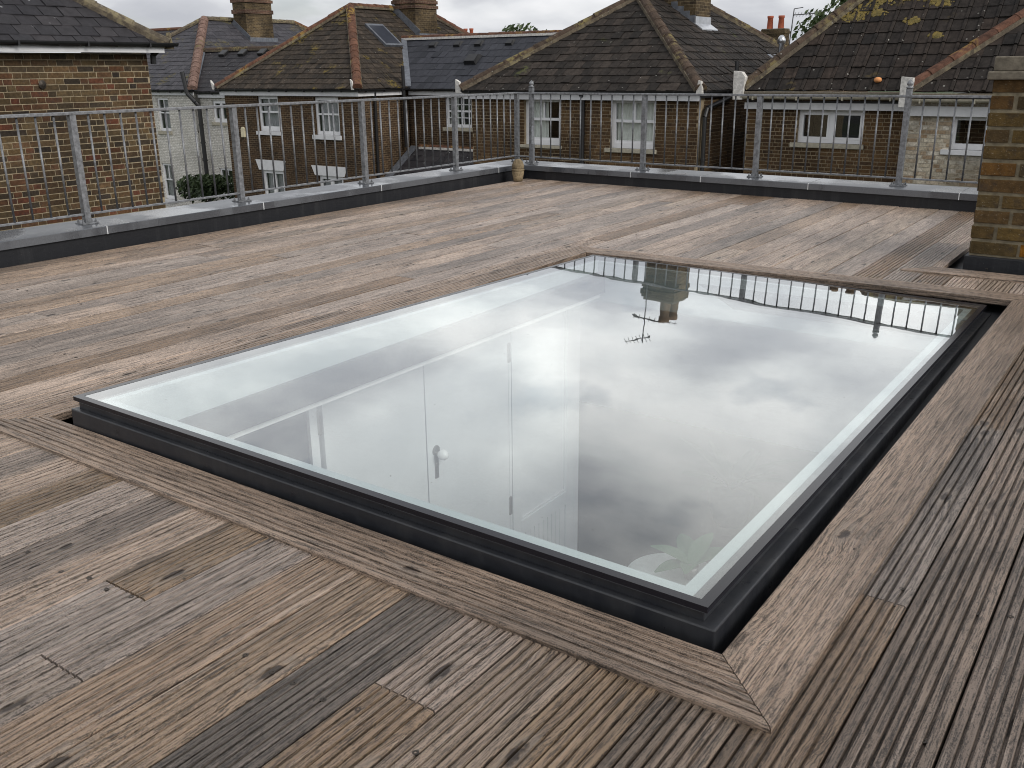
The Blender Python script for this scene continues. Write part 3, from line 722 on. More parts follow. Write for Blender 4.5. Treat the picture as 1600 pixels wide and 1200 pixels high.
g = G(); g.tube(q+Z*(HC+.19), c+Z*(HC+.36)+DR*.01, .012, None, 8); mk('stay_bar', g, 'galvanised', RR)

# acorn ornament
OA = thing('stone_ornament', 'small weathered acorn shaped stone ornament in the corner of the parapets', 'ornament', (-5.12, 7.37, 0))
prof = [(.036, 0.0), (.044, .006), (.047, .03), (.053, .062), (.057, .085), (.055, .098)]
g = G(); g.lathe((-5.12, 7.37, 0), prof, 24); mk('base', g, 'stone_ornament', OA, smooth=True)
g = G(); g.lathe((-5.12, 7.37, 0), [(.050, .096), (.0605, .1), (.061, .11), (.055, .115)], 24); mk('band', g, 'stone_ornament', OA, smooth=True)
g = G(); g.lathe((-5.12, 7.37, 0), [(.053, .113), (.057, .13), (.054, .155), (.045, .18), (.03, .198), (.012, .206), (.001, .207)], 24); mk('dome', g, 'stone_ornament', OA, smooth=True)

# ================================================================== BRICK FACES
def brick_unit(name, ln, seed, mat):
    r = random.Random(seed); j = lambda a: r.uniform(-a, a)
    g = G(); l, h, d = ln, .064, .0065
    P = []
    for y in (0, 1):
        for z in (0, 1):
            for x in (0, 1):
                ins = .0022 if y == 0 else 0
                P.append((x*l+(ins if x == 0 else -ins)+j(.0015), (-d if y == 0 else 0)+ (j(.0012) if y == 0 else 0), z*h+(ins if z == 0 else -ins)+j(.0013)))
    g.add(P, [(0, 1, 3, 2), (0, 4, 5, 1), (2, 3, 7, 6), (0, 2, 6, 4), (1, 5, 7, 3)]); return g.mesh(name, mat)
def subtract(a, b, holes):
    seg = [(a, b)]
    for h0, h1 in holes:
        ns = []
        for p, q in seg:
            if h1 <= p or h0 >= q: ns.append((p, q))
            else:
                if h0 > p: ns.append((p, h0))
                if h1 < q: ns.append((h1, q))
        seg = ns
    return seg
def bricks_on(wall, O, U, N, u0, u1, z0, z1, holes, mat, nobj, seed, course=.075, sl=.225, scale=1.0, visible_only=True):
    """lay bricks on the face through O with outward normal N; wall = parent part"""
    r = random.Random(seed); L_ = []
    row = 0; z = z0
    hd = sl/2
    while z < z1-.02:
        hs = [(h[0], h[1]) for h in holes if h[2] < z+course*.6 and h[3] > z+course*.3]
        x = u0 - (hd*.5 if row % 2 else 0) - (r.random()*.04); i = row % 2
        while x < u1:
            ln = sl if (i % 2 == 0) else hd
            if r.random() < .12: ln = sl
            a, b = max(x, u0), min(x+ln, u1)
            for p, q in subtract(a+.005, b-.005, hs):
                if q-p > .03: L_.append((p, q, z+.005))
            x += ln; i += 1
        z += course; row += 1
    C = []
    for p, q, zz in L_:
        w_ = O+U*((p+q)/2)+Z*(zz+.03)
        if visible_only and not seen(w_, 1.6): continue
        C.append(((w_-CAMP).length if seen(w_, 1.0) else 1e5, p, q, zz))
    C.sort()
    units = [brick_unit('brick', 1.0, seed*10+k, mat) for k in range(4)]
    bh = course-.011
    G_ = G()
    for n, (d, p, q, zz) in enumerate(C):
        jn = r.uniform(-.002, .003)
        if n < nobj:
            M = Matrix.Translation(O+U*p+Z*zz+N*(jn*.6)) @ frame(V((0, 0, 0)), U, -N) @ Matrix.Diagonal((q-p, 1, bh/.064, 1))
            piece('brick', r.choice(units), M, wall)
        else:
            a, b, c_, e_ = p+r.uniform(0, .004), q-r.uniform(0, .004), zz+r.uniform(0, .004), zz+bh-r.uniform(0, .004)
            P = [O+U*u+Z*v+N*nn for nn in (.0065+jn, 0) for v in (c_, e_) for u in (a, b)]
            G_.add(P, [(0, 1, 3, 2), (0, 4, 5, 1), (2, 3, 7, 6), (0, 2, 6, 4), (1, 5, 7, 3)])
    if G_.v: mk('brickwork', G_, mat, wall, kind='stuff')

def wall_slab(root, O, U, N, u0, u1, z0, z1, holes, mat, th=.25, name='wall'):
    us = sorted({u0, u1, *[max(u0, min(u1, h[k])) for h in holes for k in (0, 1)]}); zs = sorted({z0, z1, *[max(z0, min(z1, h[k])) for h in holes for k in (2, 3)]})
    g = G()
    for i in range(len(us)-1):
        for j in range(len(zs)-1):
            cu, cz = (us[i]+us[i+1])/2, (zs[j]+zs[j+1])/2
            if not any(h[0] < cu < h[1] and h[2] < cz < h[3] for h in holes):
                a, b, c_, d = us[i], us[i+1], zs[j], zs[j+1]
                P = [O+U*a+Z*c_, O+U*b+Z*c_, O+U*b+Z*d, O+U*a+Z*d]
                g.add(P, [(0, 1, 2, 3)], [[(a, c_), (b, c_), (b, d), (a, d)]])
                g.add([p-N*th for p in P], [(3, 2, 1, 0)], [[(a, d), (b, d), (b, c_), (a, c_)]])
    for h in holes + [(u0, u1, z0, z1)]:
        a, b, c_, d = h; P = [O+U*a+Z*c_, O+U*b+Z*c_, O+U*b+Z*d, O+U*a+Z*d]
        for i in range(4):
            p, q = P[i], P[(i+1) % 4]; g.add([p, q, q-N*th, p-N*th], [(0, 1, 2, 3)], [[(0, 0), (.5, 0), (.5, th), (0, th)]])
    return mk(name, g, mat, root)

# ------------------------------------------------------------------ windows
def window(root, O, U, N, u0, u1, z0, z1, style='sash', sill=.09, curtain=None, sillmat='white_paint', frame_mat='white_upvc', fw_=.06, reveal=.07, sillout=.12, lintel=None):
    F = G(); n0 = -reveal; n1 = -reveal-.06
    def bar(a, b, c_, d, m0=n0, m1=n1): F.obox(O, U, N, Z, a, b, m1, m0, c_, d)
    bar(u0, u0+fw_, z0, z1); bar(u1-fw_, u1, z0, z1); bar(u0+fw_, u1-fw_, z1-fw_, z1); bar(u0+fw_, u1-fw_, z0, z0+fw_*1.3)
    iu0, iu1, iz0, iz1 = u0+fw_, u1-fw_, z0+fw_*1.3, z1-fw_
    um, zm = (iu0+iu1)/2, iz0+(iz1-iz0)*.55
    panes = []
    if style == 'sash':
        bar(iu0, iu1, zm-.03, zm+.03, n0-.004); bar(um-.02, um+.02, zm+.03, iz1, n0-.008); bar(iu0, iu1, iz0, iz0+.05, n0-.012)
        panes = [(iu0, um-.02, zm+.03, iz1), (um+.02, iu1, zm+.03, iz1), (iu0, iu1, iz0+.05, zm-.03)]
    elif style == 'sash4':
        bar(iu0, iu1, zm-.03, zm+.03, n0-.004); bar(um-.018, um+.018, zm+.03, iz1, n0-.008); bar(um-.018, um+.018, iz0, zm-.03, n0-.008)
        panes = [(a, b, c_, d) for a, b in ((iu0, um-.018), (um+.018, iu1)) for c_, d in ((iz0, zm-.03), (zm+.03, iz1))]
    elif style == 'casement':
        bar(um-.045, um+.045, iz0, iz1, n0-.004)
        for a, b in ((iu0, um-.045), (um+.045, iu1)):
            bar(a, a+.035, iz0, iz1, n0+.006); bar(b-.035, b, iz0, iz1, n0+.006); bar(a+.035, b-.035, iz0, iz0+.04, n0+.006); bar(a+.035, b-.035, iz1-.035, iz1, n0+.006)
            panes.append((a+.035, b-.035, iz0+.04, iz1-.035))
    elif style == 'single': panes = [(iu0, iu1, iz0, iz1)]
    elif style == 'grid':
        us = [iu0+(iu1-iu0)*k/3 for k in range(4)]; zs = [iz0, iz0+(iz1-iz0)*.25, iz0+(iz1-iz0)*.5, iz0+(iz1-iz0)*.75, iz1]
        for u in us[1:3]: bar(u-.014, u+.014, iz0, iz1, n0-.008)
        for k, z in enumerate(zs[1:4]): bar(iu0, iu1, z-(.03 if k == 1 else .012), z+(.03 if k == 1 else .012), n0-.012)
        panes = [(us[i]+.014, us[i+1]-.014, zs[j]+.02, zs[j+1]-.02) for i in range(3) for j in range(4)]
    w_ = mk('window', F, frame_mat, root)
    for a, b, c_, d in panes:
        g = G(); g.obox(O, U, N, Z, a-.004, b+.004, n1+.02, n1+.026, c_-.004, d+.004); mk('pane', g, 'window_glass', w_)
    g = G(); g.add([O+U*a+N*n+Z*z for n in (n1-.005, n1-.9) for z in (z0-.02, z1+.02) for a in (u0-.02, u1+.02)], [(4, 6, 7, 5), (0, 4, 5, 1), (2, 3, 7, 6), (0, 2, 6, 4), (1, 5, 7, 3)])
    mk('dark_backing', g, 'unlit_black', w_)  # near-black box behind the frame: interior darkness is put into its colour
    if curtain:
        mat, spans = curtain
        for a, b in spans:
            g = G(); a_, b_ = u0+(u1-u0)*a, u0+(u1-u0)*b; k = max(6, int((b_-a_)/.03)); P = []
            for i in range(k+1):
                u = a_+(b_-a_)*i/k; n = n1-.07+.016*math.sin(i*2.1)+.006*math.sin(i*5.3)
                P += [O+U*u+N*n+Z*(z0), O+U*u+N*n+Z*z1]
            g.add(P, [(2*i, 2*i+2, 2*i+3, 2*i+1) for i in range(k)]); mk('curtain', g, mat, w_)
    if sill:
        g = G(); g.obox(O, U, N, Z, u0-sillout, u1+sillout*.4, -.10, .06, z0-sill, z0); mk('sill', g, sillmat, w_, bevel=.006)
    if lintel:
        a, b, c_, d = lintel
        g = G(); g.prism([O+U*(a+.16)+Z*c_+N*.012, O+U*(b-.16)+Z*c_+N*.012, O+U*b+Z*d+N*.012, O+U*a+Z*d+N*.012], N*.02); mk('lintel', g, 'white_paint', w_)
    return w_

# ------------------------------------------------------------------ roofs
def clip(poly, P, n):
    """keep side where (x-P).n >= 0, 2D"""
    out_ = []
    for i in range(len(poly)):
        a, b = poly[i], poly[(i+1) % len(poly)]
        da = (a[0]-P[0])*n[0]+(a[1]-P[1])*n[1]; db = (b[0]-P[0])*n[0]+(b[1]-P[1])*n[1]
        if da >= 0: out_.append(a)
        if (da >= 0) != (db >= 0):
            t = da/(da-db); out_.append((a[0]+(b[0]-a[0])*t, a[1]+(b[1]-a[1])*t))
    return out_
def tile_mesh(name, w_, gauge, th, mat, rib, seed):
    r = random.Random(seed); g = G(); j = lambda a: r.uniform(-a, a)
    if not rib:
        g.add([(0.007, 0+j(.008), 0), (w_-.007, 0+j(.008), 0), (w_-.007, gauge*1.08, 0), (.007, gauge*1.08, 0),
               (.007, j(.008), th+j(.004)), (w_-.007, j(.008), th+j(.004)), (w_-.007, gauge*1.08, .003), (.007, gauge*1.08, .003)],
              [(4, 5, 6, 7), (0, 1, 5, 4), (1, 2, 6, 5), (3, 0, 4, 7)])
    else:
        pr = [(.002, 0), (w_*.70, 0), (w_*.76, .022), (w_*.90, .022), (w_*.97, 0)]; k = len(pr); jy = j(.008)
        P = [(u, jy, 0) for u, n in pr]+[(u, jy, th+n) for u, n in pr]+[(u, gauge*1.08, .004+n) for u, n in pr]
        F = []
        for i in range(k-1): F += [(i, i+1, k+i+1, k+i), (k+i, k+i+1, 2*k+i+1, 2*k+i)]
        g.add(P, F)
    return g.mesh(name, mat)
def tiles_on(roof, O, U, W_, poly, gauge, w_, th, mat, nobj, seed, rib=False, stagger=True, name='tile'):
    """poly: 2D (u along eave, v up the slope), convex, ccw"""
    N = U.cross(W_).normalized(); r = random.Random(seed)
    units = [tile_mesh(name, w_, gauge, th, mat, rib, seed*7+k) for k in range(3)]
    umin, umax = min(p[0] for p in poly), max(p[0] for p in poly); vmax = max(p[1] for p in poly)
    cand = []; part = G(); row = 0; v = -.04
    n = len(poly)
    def inside(q): return all((poly[(i+1) % n][0]-poly[i][0])*(q[1]-poly[i][1])-(poly[(i+1) % n][1]-poly[i][1])*(q[0]-poly[i][0]) >= -1e-6 for i in range(n))
    while v < vmax:
        u = umin-w_+(w_*.5 if (row % 2 and stagger) else 0)
        while u < umax:
            c = O+U*(u+w_/2)+W_*(v+gauge/2)
            if seen(c, 1.6):
                q = [(u+.003, v), (u+w_-.003, v), (u+w_-.003, v+gauge*1.08), (u+.003, v+gauge*1.08)]
                lo = [(p[0], max(p[1], 0.0)) for p in q]
                if all(inside(p) for p in lo): cand.append(((c-CAMP).length if seen(c, 1.0) else 1e5, u, v))
                else:
                    cl = q
                    for i in range(n):
                        a, b = poly[i], poly[(i+1) % n]
                        if abs(a[1]) < 1e-6 and abs(b[1]) < 1e-6: continue      # do not clip at the eave
                        cl = clip(cl, a, (-(b[1]-a[1]), b[0]-a[0]))
                        if len(cl) < 3: break
                    if len(cl) >= 3:
                        top = [O+U*a+W_*b+N*(th*(1-(b-v)/(gauge*1.08))+.003) for a, b in cl]; bot = [O+U*a+W_*b for a, b in cl]; k = len(cl)
                        part.add(bot+top, [tuple(range(k, 2*k))]+[(i, (i+1) % k, k+(i+1) % k, k+i) for i in range(k)])
            u += w_
        v += gauge; row += 1
    cand.sort()
    for i, (d, u, v) in enumerate(cand):
        jn, jr = r.uniform(0, .007) + (.012 if r.random() < .04 else 0), r.gauss(0, .011)
        M = frame(O+U*u+W_*v+N*jn, U, W_, N) @ Matrix.Rotation(jr, 4, 'Z')
        if i < nobj: piece(name, r.choice(units), M, roof)
        else:
            me = r.choice(units); part.add([M @ x.co for x in me.vertices], [tuple(p.vertices) for p in me.polygons])
    if part.v: mk(name+'_rows', part, mat, roof, kind='stuff')

def ridge_unit(name, ln, r, mat, n=8):
    g = G(); P = []
    for x, rr in ((0, r*1.06), (ln*1.03, r*.94)):
        for i in range(n+1):
            t = math.pi*(-.08+1.16*i/n); P.append((x, math.cos(t)*rr, math.sin(t)*rr*.85))
    k = n+1
    F = [(i+1, i, k+i, k+i+1) for i in range(n)] + [tuple(range(k)), tuple(reversed(range(k, 2*k)))]
    g.add(P, F); return g.mesh(name, mat)
def ridge_line(roof, a, b, mat, ln=.42, r=.11, seed=1, name='ridge_tile', bed='old_white'):
    a, b = V(a), V(b); d = b-a; n = max(1, round(d.length/ln)); d.normalize(); s = d.cross(Z).normalized(); u = s.cross(d)
    L_ = (b-a).length/n; me = ridge_unit(name, L_, r, mat); rn = random.Random(seed)
    for i in range(n):
        M = frame(a+d*(L_*i)+u*rn.uniform(-.006, .006), d, -s, u) @ Matrix.Rotation(rn.uniform(-.02, .02), 4, 'Z')
        piece(name, me, M, roof)
    g = G(); g.obox(a, d, s, u, .02, (b-a).length-.02, -r*1.12, r*1.12, -.07, .012); mk('mortar_bed', g, bed, roof)

def hip_roof(root, x0, x1, y0, y1, z, h, mat):
    """hull of a hipped roof, ridge along y"""
    a = (x1-x0)/2; xm = (x0+x1)/2; g = G()
    P = [(x0, y0, z), (x1, y0, z), (x1, y1, z), (x0, y1, z), (xm, y0+a, z+h), (xm, y1-a, z+h)]
    g.add(P, [(0, 1, 4), (1, 2, 5, 4), (2, 3, 5), (3, 0, 4, 5), (3, 2, 1, 0)]); return mk('roof', g, mat, root)
def slope_front(x0, x1, y0, z, h):
    a = (x1-x0)/2; l = math.hypot(a, h)
    return V((x0, y0, z)), X, V((0, a/l, h/l)), [(0, 0), (x1-x0, 0), (a, l)]
def slope_east(x0, x1, y0, y1, z, h):
    a = (x1-x0)/2; l = math.hypot(a, h)
    return V((x1, y0, z)), Y, V((-a/l, 0, h/l)), [(0, 0), (y1-y0, 0), (y1-y0-a, l), (a, l)]
def gutter(root, p, q, r=.055, mat='black_plastic'):
    p, q = V(p), V(q); d = (q-p).normalized(); s = d.cross(Z).normalized(); g = G(); n = 8; P = []
    for c_ in (p, q):
        for i in range(n+1):
            t = math.pi*(1+i/n); P.append(c_+s*math.cos(t)*r+Z*math.sin(t)*r)
        for i in range(n, -1, -1):
            t = math.pi*(1+i/n); P.append(c_+s*math.cos(t)*r*.88+Z*(math.sin(t)*r*.88))
    k = 2*(n+1); F = [(i, (i+1) % k, k+(i+1) % k, k+i) for i in range(k)]+[tuple(range(k)), tuple(reversed(range(k, 2*k)))]
    g.add(P, F)
    m = int((q-p).length/.9)
    for i in range(m+1):
        c_ = p+d*((i+.3)*.9)
        if (c_-p).length < (q-p).length: g.obox(c_, d, s, Z, -.012, .012, -r*.3, r*1.1, -r*1.25, .0)
    return mk('gutter', g, mat, root)
def chimney(root, x0, x1, y0, y1, z0, z1, mat, pots, corbels, flash=None, band=None, potmat='pot_red', poth=.45, potr=.12):
    g = G(); g.box(x0, x1, y0, y1, z0, z1)
    st = mk('chimney_stack', g, mat, root)
    for za, zb, o in corbels:
        g = G(); g.box(x0-o, x1+o, y0-o, y1+o, za, zb); mk('corbel_course', g, 'brickwork_stack_red' if band else mat, st)
    zt = z1
    for px, py in pots:
        g = G(); g.lathe((px, py, 0), [(potr*1.0, zt-.02), (potr*.95, zt+.05), (potr*.8, zt+poth*.8), (potr*.95, zt+poth*.84), (potr*.95, zt+poth), (potr*.7, zt+poth), (potr*.65, zt+poth*.6)], 14); mk('chimney_pot', g, potmat, st, smooth=True)
    if pots:
        g = G(); g.prism([(x0+.02, y0+.02, zt), (x1-.02, y0+.02, zt), (x1-.02, y1-.02, zt), (x0+.02, y1-.02, zt)], (0, 0, .05)); mk('flaunching', g, 'concrete_cap', st)
    return st
def pipe(root, pts, r=.045, mat='black_plastic', name='downpipe'):
    g = G(); g.path([V(p) for p in pts], r, 10)
    for p, q in zip(pts[:-1], pts[1:]):
        p, q = V(p), V(q)
        if abs((q-p).z) > 1.2:
            k = int(abs((q-p).z)/.9)
            for i in range(1, k+1):
                c_ = p+(q-p)*(i/(k+1)); g.tube(c_-Z*.03, c_+Z*.03, r*1.25, None, 10)
    return mk(name, g, mat, root, smooth=False)

GZ = -5.5
# ================================================================== END-WALL HOUSE (beside the deck)
HL = thing('brick_house', 'brown and red stock brick house with dark slate roof and grey mortared hip tiles', 'house', (-15.8, 3.3, GZ))
OLw = V((-12.0, -1.8, 0)); EWY = 8.32
g = G(); g.box(-19.8, -12.25, -1.8, -1.55, GZ, 1.26); g.box(-19.8, -12.25, EWY-.25, EWY, GZ, 1.26); g.box(-19.8, -19.55, -1.55, EWY-.25, GZ, 1.26); mk('side_wall', g, 'brickwork_stock', HL)
wl = wall_slab(HL, OLw, Y, X, 0, EWY+1.8, GZ, 1.26, [], 'mortar_buff')
bricks_on(wl, OLw, Y, X, 2.5, EWY+1.8, -1.9, 1.26, [], 'brick_stock', 300, 21)
hx0, hx1, hy0, hy1, hz, hh = -20.0, -11.75, -2.0, 8.52, 1.36, 3.08
rf = hip_roof(HL, hx0, hx1, hy0, hy1, hz, hh, 'slate_dark')
O, U, W_, poly = slope_east(hx0, hx1, hy0, hy1, hz, hh)
tiles_on(rf, O, U, W_, poly, .205, .27, .012, 'slate_dark', 240, 31, name='slate')
a = (hx1-hx0)/2
ridge_line(rf, (hx1, hy1, hz+.02), (hx1-a, hy1-a, hz+hh+.02), 'ridge_stone', .5, .085, 3, bed='ridge_stone')
g = G(); g.box(-11.80, -11.77, -2, 8.45, 1.265, 1.345); mk('fascia', g, 'white_paint', HL)
g = G(); g.box(-12.0, -11.80, -2, 8.45, 1.268, 1.28); mk('soffit', g, 'black_plastic', HL)
gutter(HL, (-11.715, -2, 1.392), (-11.715, 8.62, 1.392), .048)
pipe(HL, [(-11.80, 8.40, 1.33), (-11.93, 8.37, 1.24), (-11.94, 8.37, 1.12)], .04)
g = G(); g.lathe((0, 0, 0), [(.05, 0), (.055, .008), (.035, .014), (.015, .022)], 10); g2 = G(); g2.add([(-11.98+p.z, 6.75+p.x*.9, .88+p.y) for p in g.v], g.f); mk('tie_plate', g2, 'screw_steel', HL)
g = G(); g.prism([(hx1-.02, hy1-.03, hz-.05), (hx1+.03, hy1+.06, hz-.05), (hx1-.02, hy1+.05, hz+.17)], (-.05, -.02, 0)); mk('hip_iron', g, 'ridge_stone', HL)

# ================================================================== PYRAMID-ROOFED HOUSE
H3 = thing('brick_house', 'brown brick house with two white sash windows under a dark pyramid tiled roof', 'house', (-11.6, 23.5, GZ))
x0, x1, y0, y1, ze, hh = -14.75, -8.45, 18.8, 28.45, .54, 2.12
O3 = V((-14.55, 19.0, 0)); W3 = 5.98
hol = [(1.55, 2.56, -.70, .36), (3.88, 4.99, -.70, .36)]
wl = wall_slab(H3, O3, X, -Y, 0, W3, GZ, .50, hol, 'mortar_brown')
bricks_on(wl, O3, X, -Y, 0, W3, -2.0, .42, [(a-.0, b+.0, c_-.08 if False else c_, d) for a, b, c_, d in hol], 'brick_brown', 300, 22)
OE = V((-8.57, 19.25, 0)); wl = wall_slab(H3, OE, Y, X, 0, 9.0, GZ, .50, [], 'mortar_brown')
bricks_on(wl, OE, Y, X, 0, 3.2, -2.0, .46, [], 'brick_brown', 120, 23)
g = G(); g.box(-14.55, -14.3, 19.25, 28.2, GZ, .5); g.box(-14.3, -8.82, 27.95, 28.2, GZ, .5); mk('side_wall', g, 'brickwork_brown', H3)
window(H3, O3, X, -Y, *hol[0][:4], 'sash', .07, ('curtain_pale', [(.08, .55)]), 'concrete_sill', fw_=.09)
window(H3, O3, X, -Y, *hol[1][:4], 'sash', .09, ('curtain_pale', [(.05, .95)]), 'concrete_sill', fw_=.09)
rf = hip_roof(H3, x0, x1, y0, y1, ze, hh, 'tile_brown')
tiles_on(rf, *slope_front(x0, x1, y0, ze, hh)[:3], slope_front(x0, x1, y0, ze, hh)[3], .285, .24, .022, 'tile_brown', 230, 32)
O, U, W_, poly = slope_east(x0, x1, y0, y1, ze, hh)
tiles_on(rf, O, U, W_, poly, .285, .24, .022, 'tile_brown', 70, 33)
a = (x1-x0)/2; xm = (x0+x1)/2
for p, q, s_ in (((x0, y0, ze), (xm, y0+a, ze+hh), 1), ((x1, y0, ze), (xm, y0+a, ze+hh), 2), ((x1, y1, ze), (xm, y1-a, ze+hh), 3), ((xm, y0+a, ze+hh), (xm, y1-a, ze+hh), 4)):
    ridge_line(rf, V(p)+Z*.03, V(q)+Z*.03, 'ridge_brown', .42, .12, s_, bed='ridge_stone')
g = G(); g.box(-14.7, -8.5, 18.86, 18.885, .33, .47); mk('fascia', g, 'white_paint', H3)
g = G(); g.box(-8.52, -8.495, 18.9, 28.4, .385, .50); mk('side_fascia', g, 'black_plastic', H3)
gutter(H3, (-14.72, 18.80, .525), (-8.40, 18.80, .525)); gutter(H3, (-8.43, 18.85, .525), (-8.43, 28.4, .525))
pipe(H3, [(-11.36, 18.82, .47), (-11.36, 18.93, .36), (-11.37, 18.93, -3.5)], .05)
pipe(H3, [(-8.40, 20.6, .45), (-8.44, 19.9, .30), (-8.47, 19.2, .18), (-8.48, 19.12, .0), (-8.48, 19.12, -3.5)], .05)
pipe(H3, [(-8.36, 20.4, .45), (-8.36, 20.4, 1.12)], .045, name='vent_pipe')
g = G(); g.prism([(-14.86, 18.75, .47), (-14.68, 18.75, .47), (-14.74, 18.75, .72), (-14.86, 18.75, .78)], (0, .08, 0)); mk('hip_end_cap', g, 'old_white', H3)
g = G(); g.prism([(-8.54, 18.74, .47), (-8.40, 18.74, .47), (-8.43, 18.74, .72), (-8.50, 18.74, .74)], (0, .08, 0)); mk('hip_end_cap', g, 'old_white', H3)
stx0, stx1, sty0, sty1 = -11.55, -10.62, 23.05, 23.95
st = chimney(H3, stx0, stx1, sty0, sty1, 1.6, 4.35, 'brickwork_stack', [(-10.95, 23.28), (-10.9, 23.7)], [(3.9, 4.03, .03), (4.1, 4.22, .05), (4.22, 4.34, .025)], potmat='pot_brown', poth=.6, potr=.16)
g = G(); g.prism([(stx1-.02, sty0-.03, 2.02), (stx1+.22, sty0-.03, 1.86), (stx1+.22, sty1+.03, 1.86), (stx1-.02, sty1+.03, 2.02)], (0, 0, .04)); g.box(stx1, stx1+.02, sty0-.02, sty1+.02, 1.95, 2.20); mk('flashing', g, 'bright_metal', st)
g = G()
for i in range(4):
    xx = stx1+.02-i*.17; zz = 2.0+i*.115; g.box(xx-.17, xx, sty0-.018, sty0, zz-.15, zz+.22)
mk('step_flashing', g, 'lead', st)
AE = thing('television_aerial', 'tall aerial mast with two combs of rods on the pyramid roof stack', 'aerial', (-11.4, 23.0, 4.0))
g = G(); g.tube((-11.4, 23.0, 3.9), (-11.4, 23.0, 5.6), .016, None, 8); mk('mast', g, 'aerial_metal', AE)
g = G(); g.tube((-11.75, 22.9, 4.85), (-10.6, 23.4, 5.0), .014, None, 6)
for i in range(9):
    t = i/8; c_ = V((-11.7, 22.92, 4.86)).lerp(V((-10.65, 23.38, 4.99)), t); g.tube(c_-V((-.08, .2, 0)), c_+V((-.08, .2, 0)), .007, None, 5)
mk('comb', g, 'aerial_metal', AE)
g = G(); g.tube((-11.8, 22.7, 5.6), (-11.25, 23.15, 5.45), .014, None, 6)
for i in range(7):
    t = i/6; c_ = V((-11.78, 22.72, 5.59)).lerp(V((-11.28, 23.12, 5.46)), t); g.tube(c_-V((-.2, .28, 0)), c_+V((-.2, .28, 0)), .007, None, 5)
mk('comb', g, 'aerial_metal', AE)
FL = thing('roof_flue', 'bright metal flue pipe standing on the dark roof slope by the hip', 'flue', (-9.3, 25.6, 1.1))
g = G(); g.lathe((-9.3, 25.6, 0), [(.16, 1.02), (.08, 1.2), (.065, 1.24), (.065, 1.55), (.10, 1.56), (.11, 1.66), (.07, 1.74), (.03, 1.78)], 14); mk('pipe', g, 'bright_metal', FL, smooth=True)
g = G(); g.prism([(-9.55, 25.3, 1.28), (-9.0, 25.3, .91), (-9.0, 25.9, .91), (-9.55, 25.9, 1.28)], (.0, 0, .03)); mk('flashing', g, 'lead', FL)

# ================================================================== CASEMENT HOUSE AND LIMED HOUSE
H4 = thing('brick_house', 'brown brick house with a wide white casement window and lichen spotted dark tiles', 'house', (-5, 22, GZ))
x0, x1, y0, y1, ze, hh = -7.78, -2.88, 19.28, 27.5, .56, 2.45
O4 = V((-7.70, 19.5, 0))
hol = [(1.09, 2.40, -.48, .16)]
wl = wall_slab(H4, O4, X, -Y, 0, 5.3, GZ, .40, hol, 'mortar_brown')
bricks_on(wl, O4, X, -Y, 0, 5.3, -2.0, .36, hol, 'brick_brown', 300, 24)
g = G(); g.box(-7.70, -7.45, 19.75, 27.3, GZ, .4); g.box(-2.65, -2.4, 19.75, 27.3, GZ, .4); mk('side_wall', g, 'brickwork_brown', H4)
window(H4, O4, X, -Y, *hol[0], 'casement', .09, None, 'concrete_sill', fw_=.06)
a = (x1-x0)/2; xg = 3.0; g = G()                              # hipped at one end, long ridge along x
g.add([(x0, y0, ze), (xg, y0, ze), (xg, y0+a, ze+hh), (x0+a, y0+a, ze+hh), (x0, y0+2*a, ze), (xg, y0+2*a, ze)], [(0, 1, 2, 3), (3, 2, 5, 4), (1, 5, 2), (0, 3, 4), (0, 4, 5, 1)])
rf = mk('roof', g, 'tile_dark', H4)
s4 = list(slope_front(x0, x1, y0, ze, hh)); l4 = math.hypot(a, hh); s4[3] = [(0, 0), (xg-x0, 0), (xg-x0, l4), (a, l4)]
tiles_on(rf, *s4[:3], s4[3], .30, .262, .024, 'tile_dark', 300, 34, rib=True, stagger=False)
def moss(roof, O, U, W_, centres, n, seed):
    r = random.Random(seed); N = U.cross(W_); g = G()
    for i in range(n):
        cu, cv, sp = r.choice(centres); u, v = r.gauss(cu, sp), r.gauss(cv, sp*.55); q = r.uniform(.012, .045)*r.uniform(.6, 1.3)
        c_ = O+U*u+W_*v+N*.022; k = 6
        ring_ = [c_+(U*math.cos(t*6.283/k)+W_*math.sin(t*6.283/k))*q*r.uniform(.7, 1.2) for t in range(k)]
        top = [c_+(U*math.cos(t*6.283/k)+W_*math.sin(t*6.283/k))*q*.6*r.uniform(.7, 1.2)+N*q*r.uniform(.18, .34) for t in range(k)]
        g.add(ring_+top, [(t, (t+1) % k, k+(t+1) % k, k+t) for t in range(k)]+[tuple(range(k, 2*k))])
    mk('moss', g, 'moss', roof, kind='stuff')
moss(rf, *s4[:3], [(1.75, 1.9, .10), (1.95, 2.1, .13), (2.2, 2.35, .16), (2.45, 2.6, .2), (2.75, 2.45, .14), (3.3, 2.25, .12), (2.9, 1.75, .06), (3.05, 2.75, .2), (3.6, 2.6, .18), (3.45, 1.35, .05), (2.2, 2.0, .06)], 1500, 71)
a = (x1-x0)/2; xm = (x0+x1)/2
ridge_line(rf, (x0, y0, ze+.03), (xm, y0+a, ze+hh+.03), 'ridge_brown', .45, .12, 5, bed='ridge_stone')
ridge_line(rf, (xm, y0+a, ze+hh+.03), (xg, y0+a, ze+hh+.03), 'ridge_brown', .45, .12, 7)
g = G(); g.box(-7.72, -4.40, 19.37, 19.395, .17, .30); mk('fascia', g, 'white_paint', H4)
g = G(); g.box(-7.70, -4.40, 19.40, 19.49, .30, .34); mk('soffit', g, 'black_plastic', H4)
gutter(H4, (-7.74, 19.20, .43), (-4.45, 19.20, .43), .06, 'concrete_sill')
g = G(); g.box(-7.76, -4.44, 19.20, 19.27, .47, .52); mk('eave_mortar', g, 'concrete_cap', H4, bevel=.015)
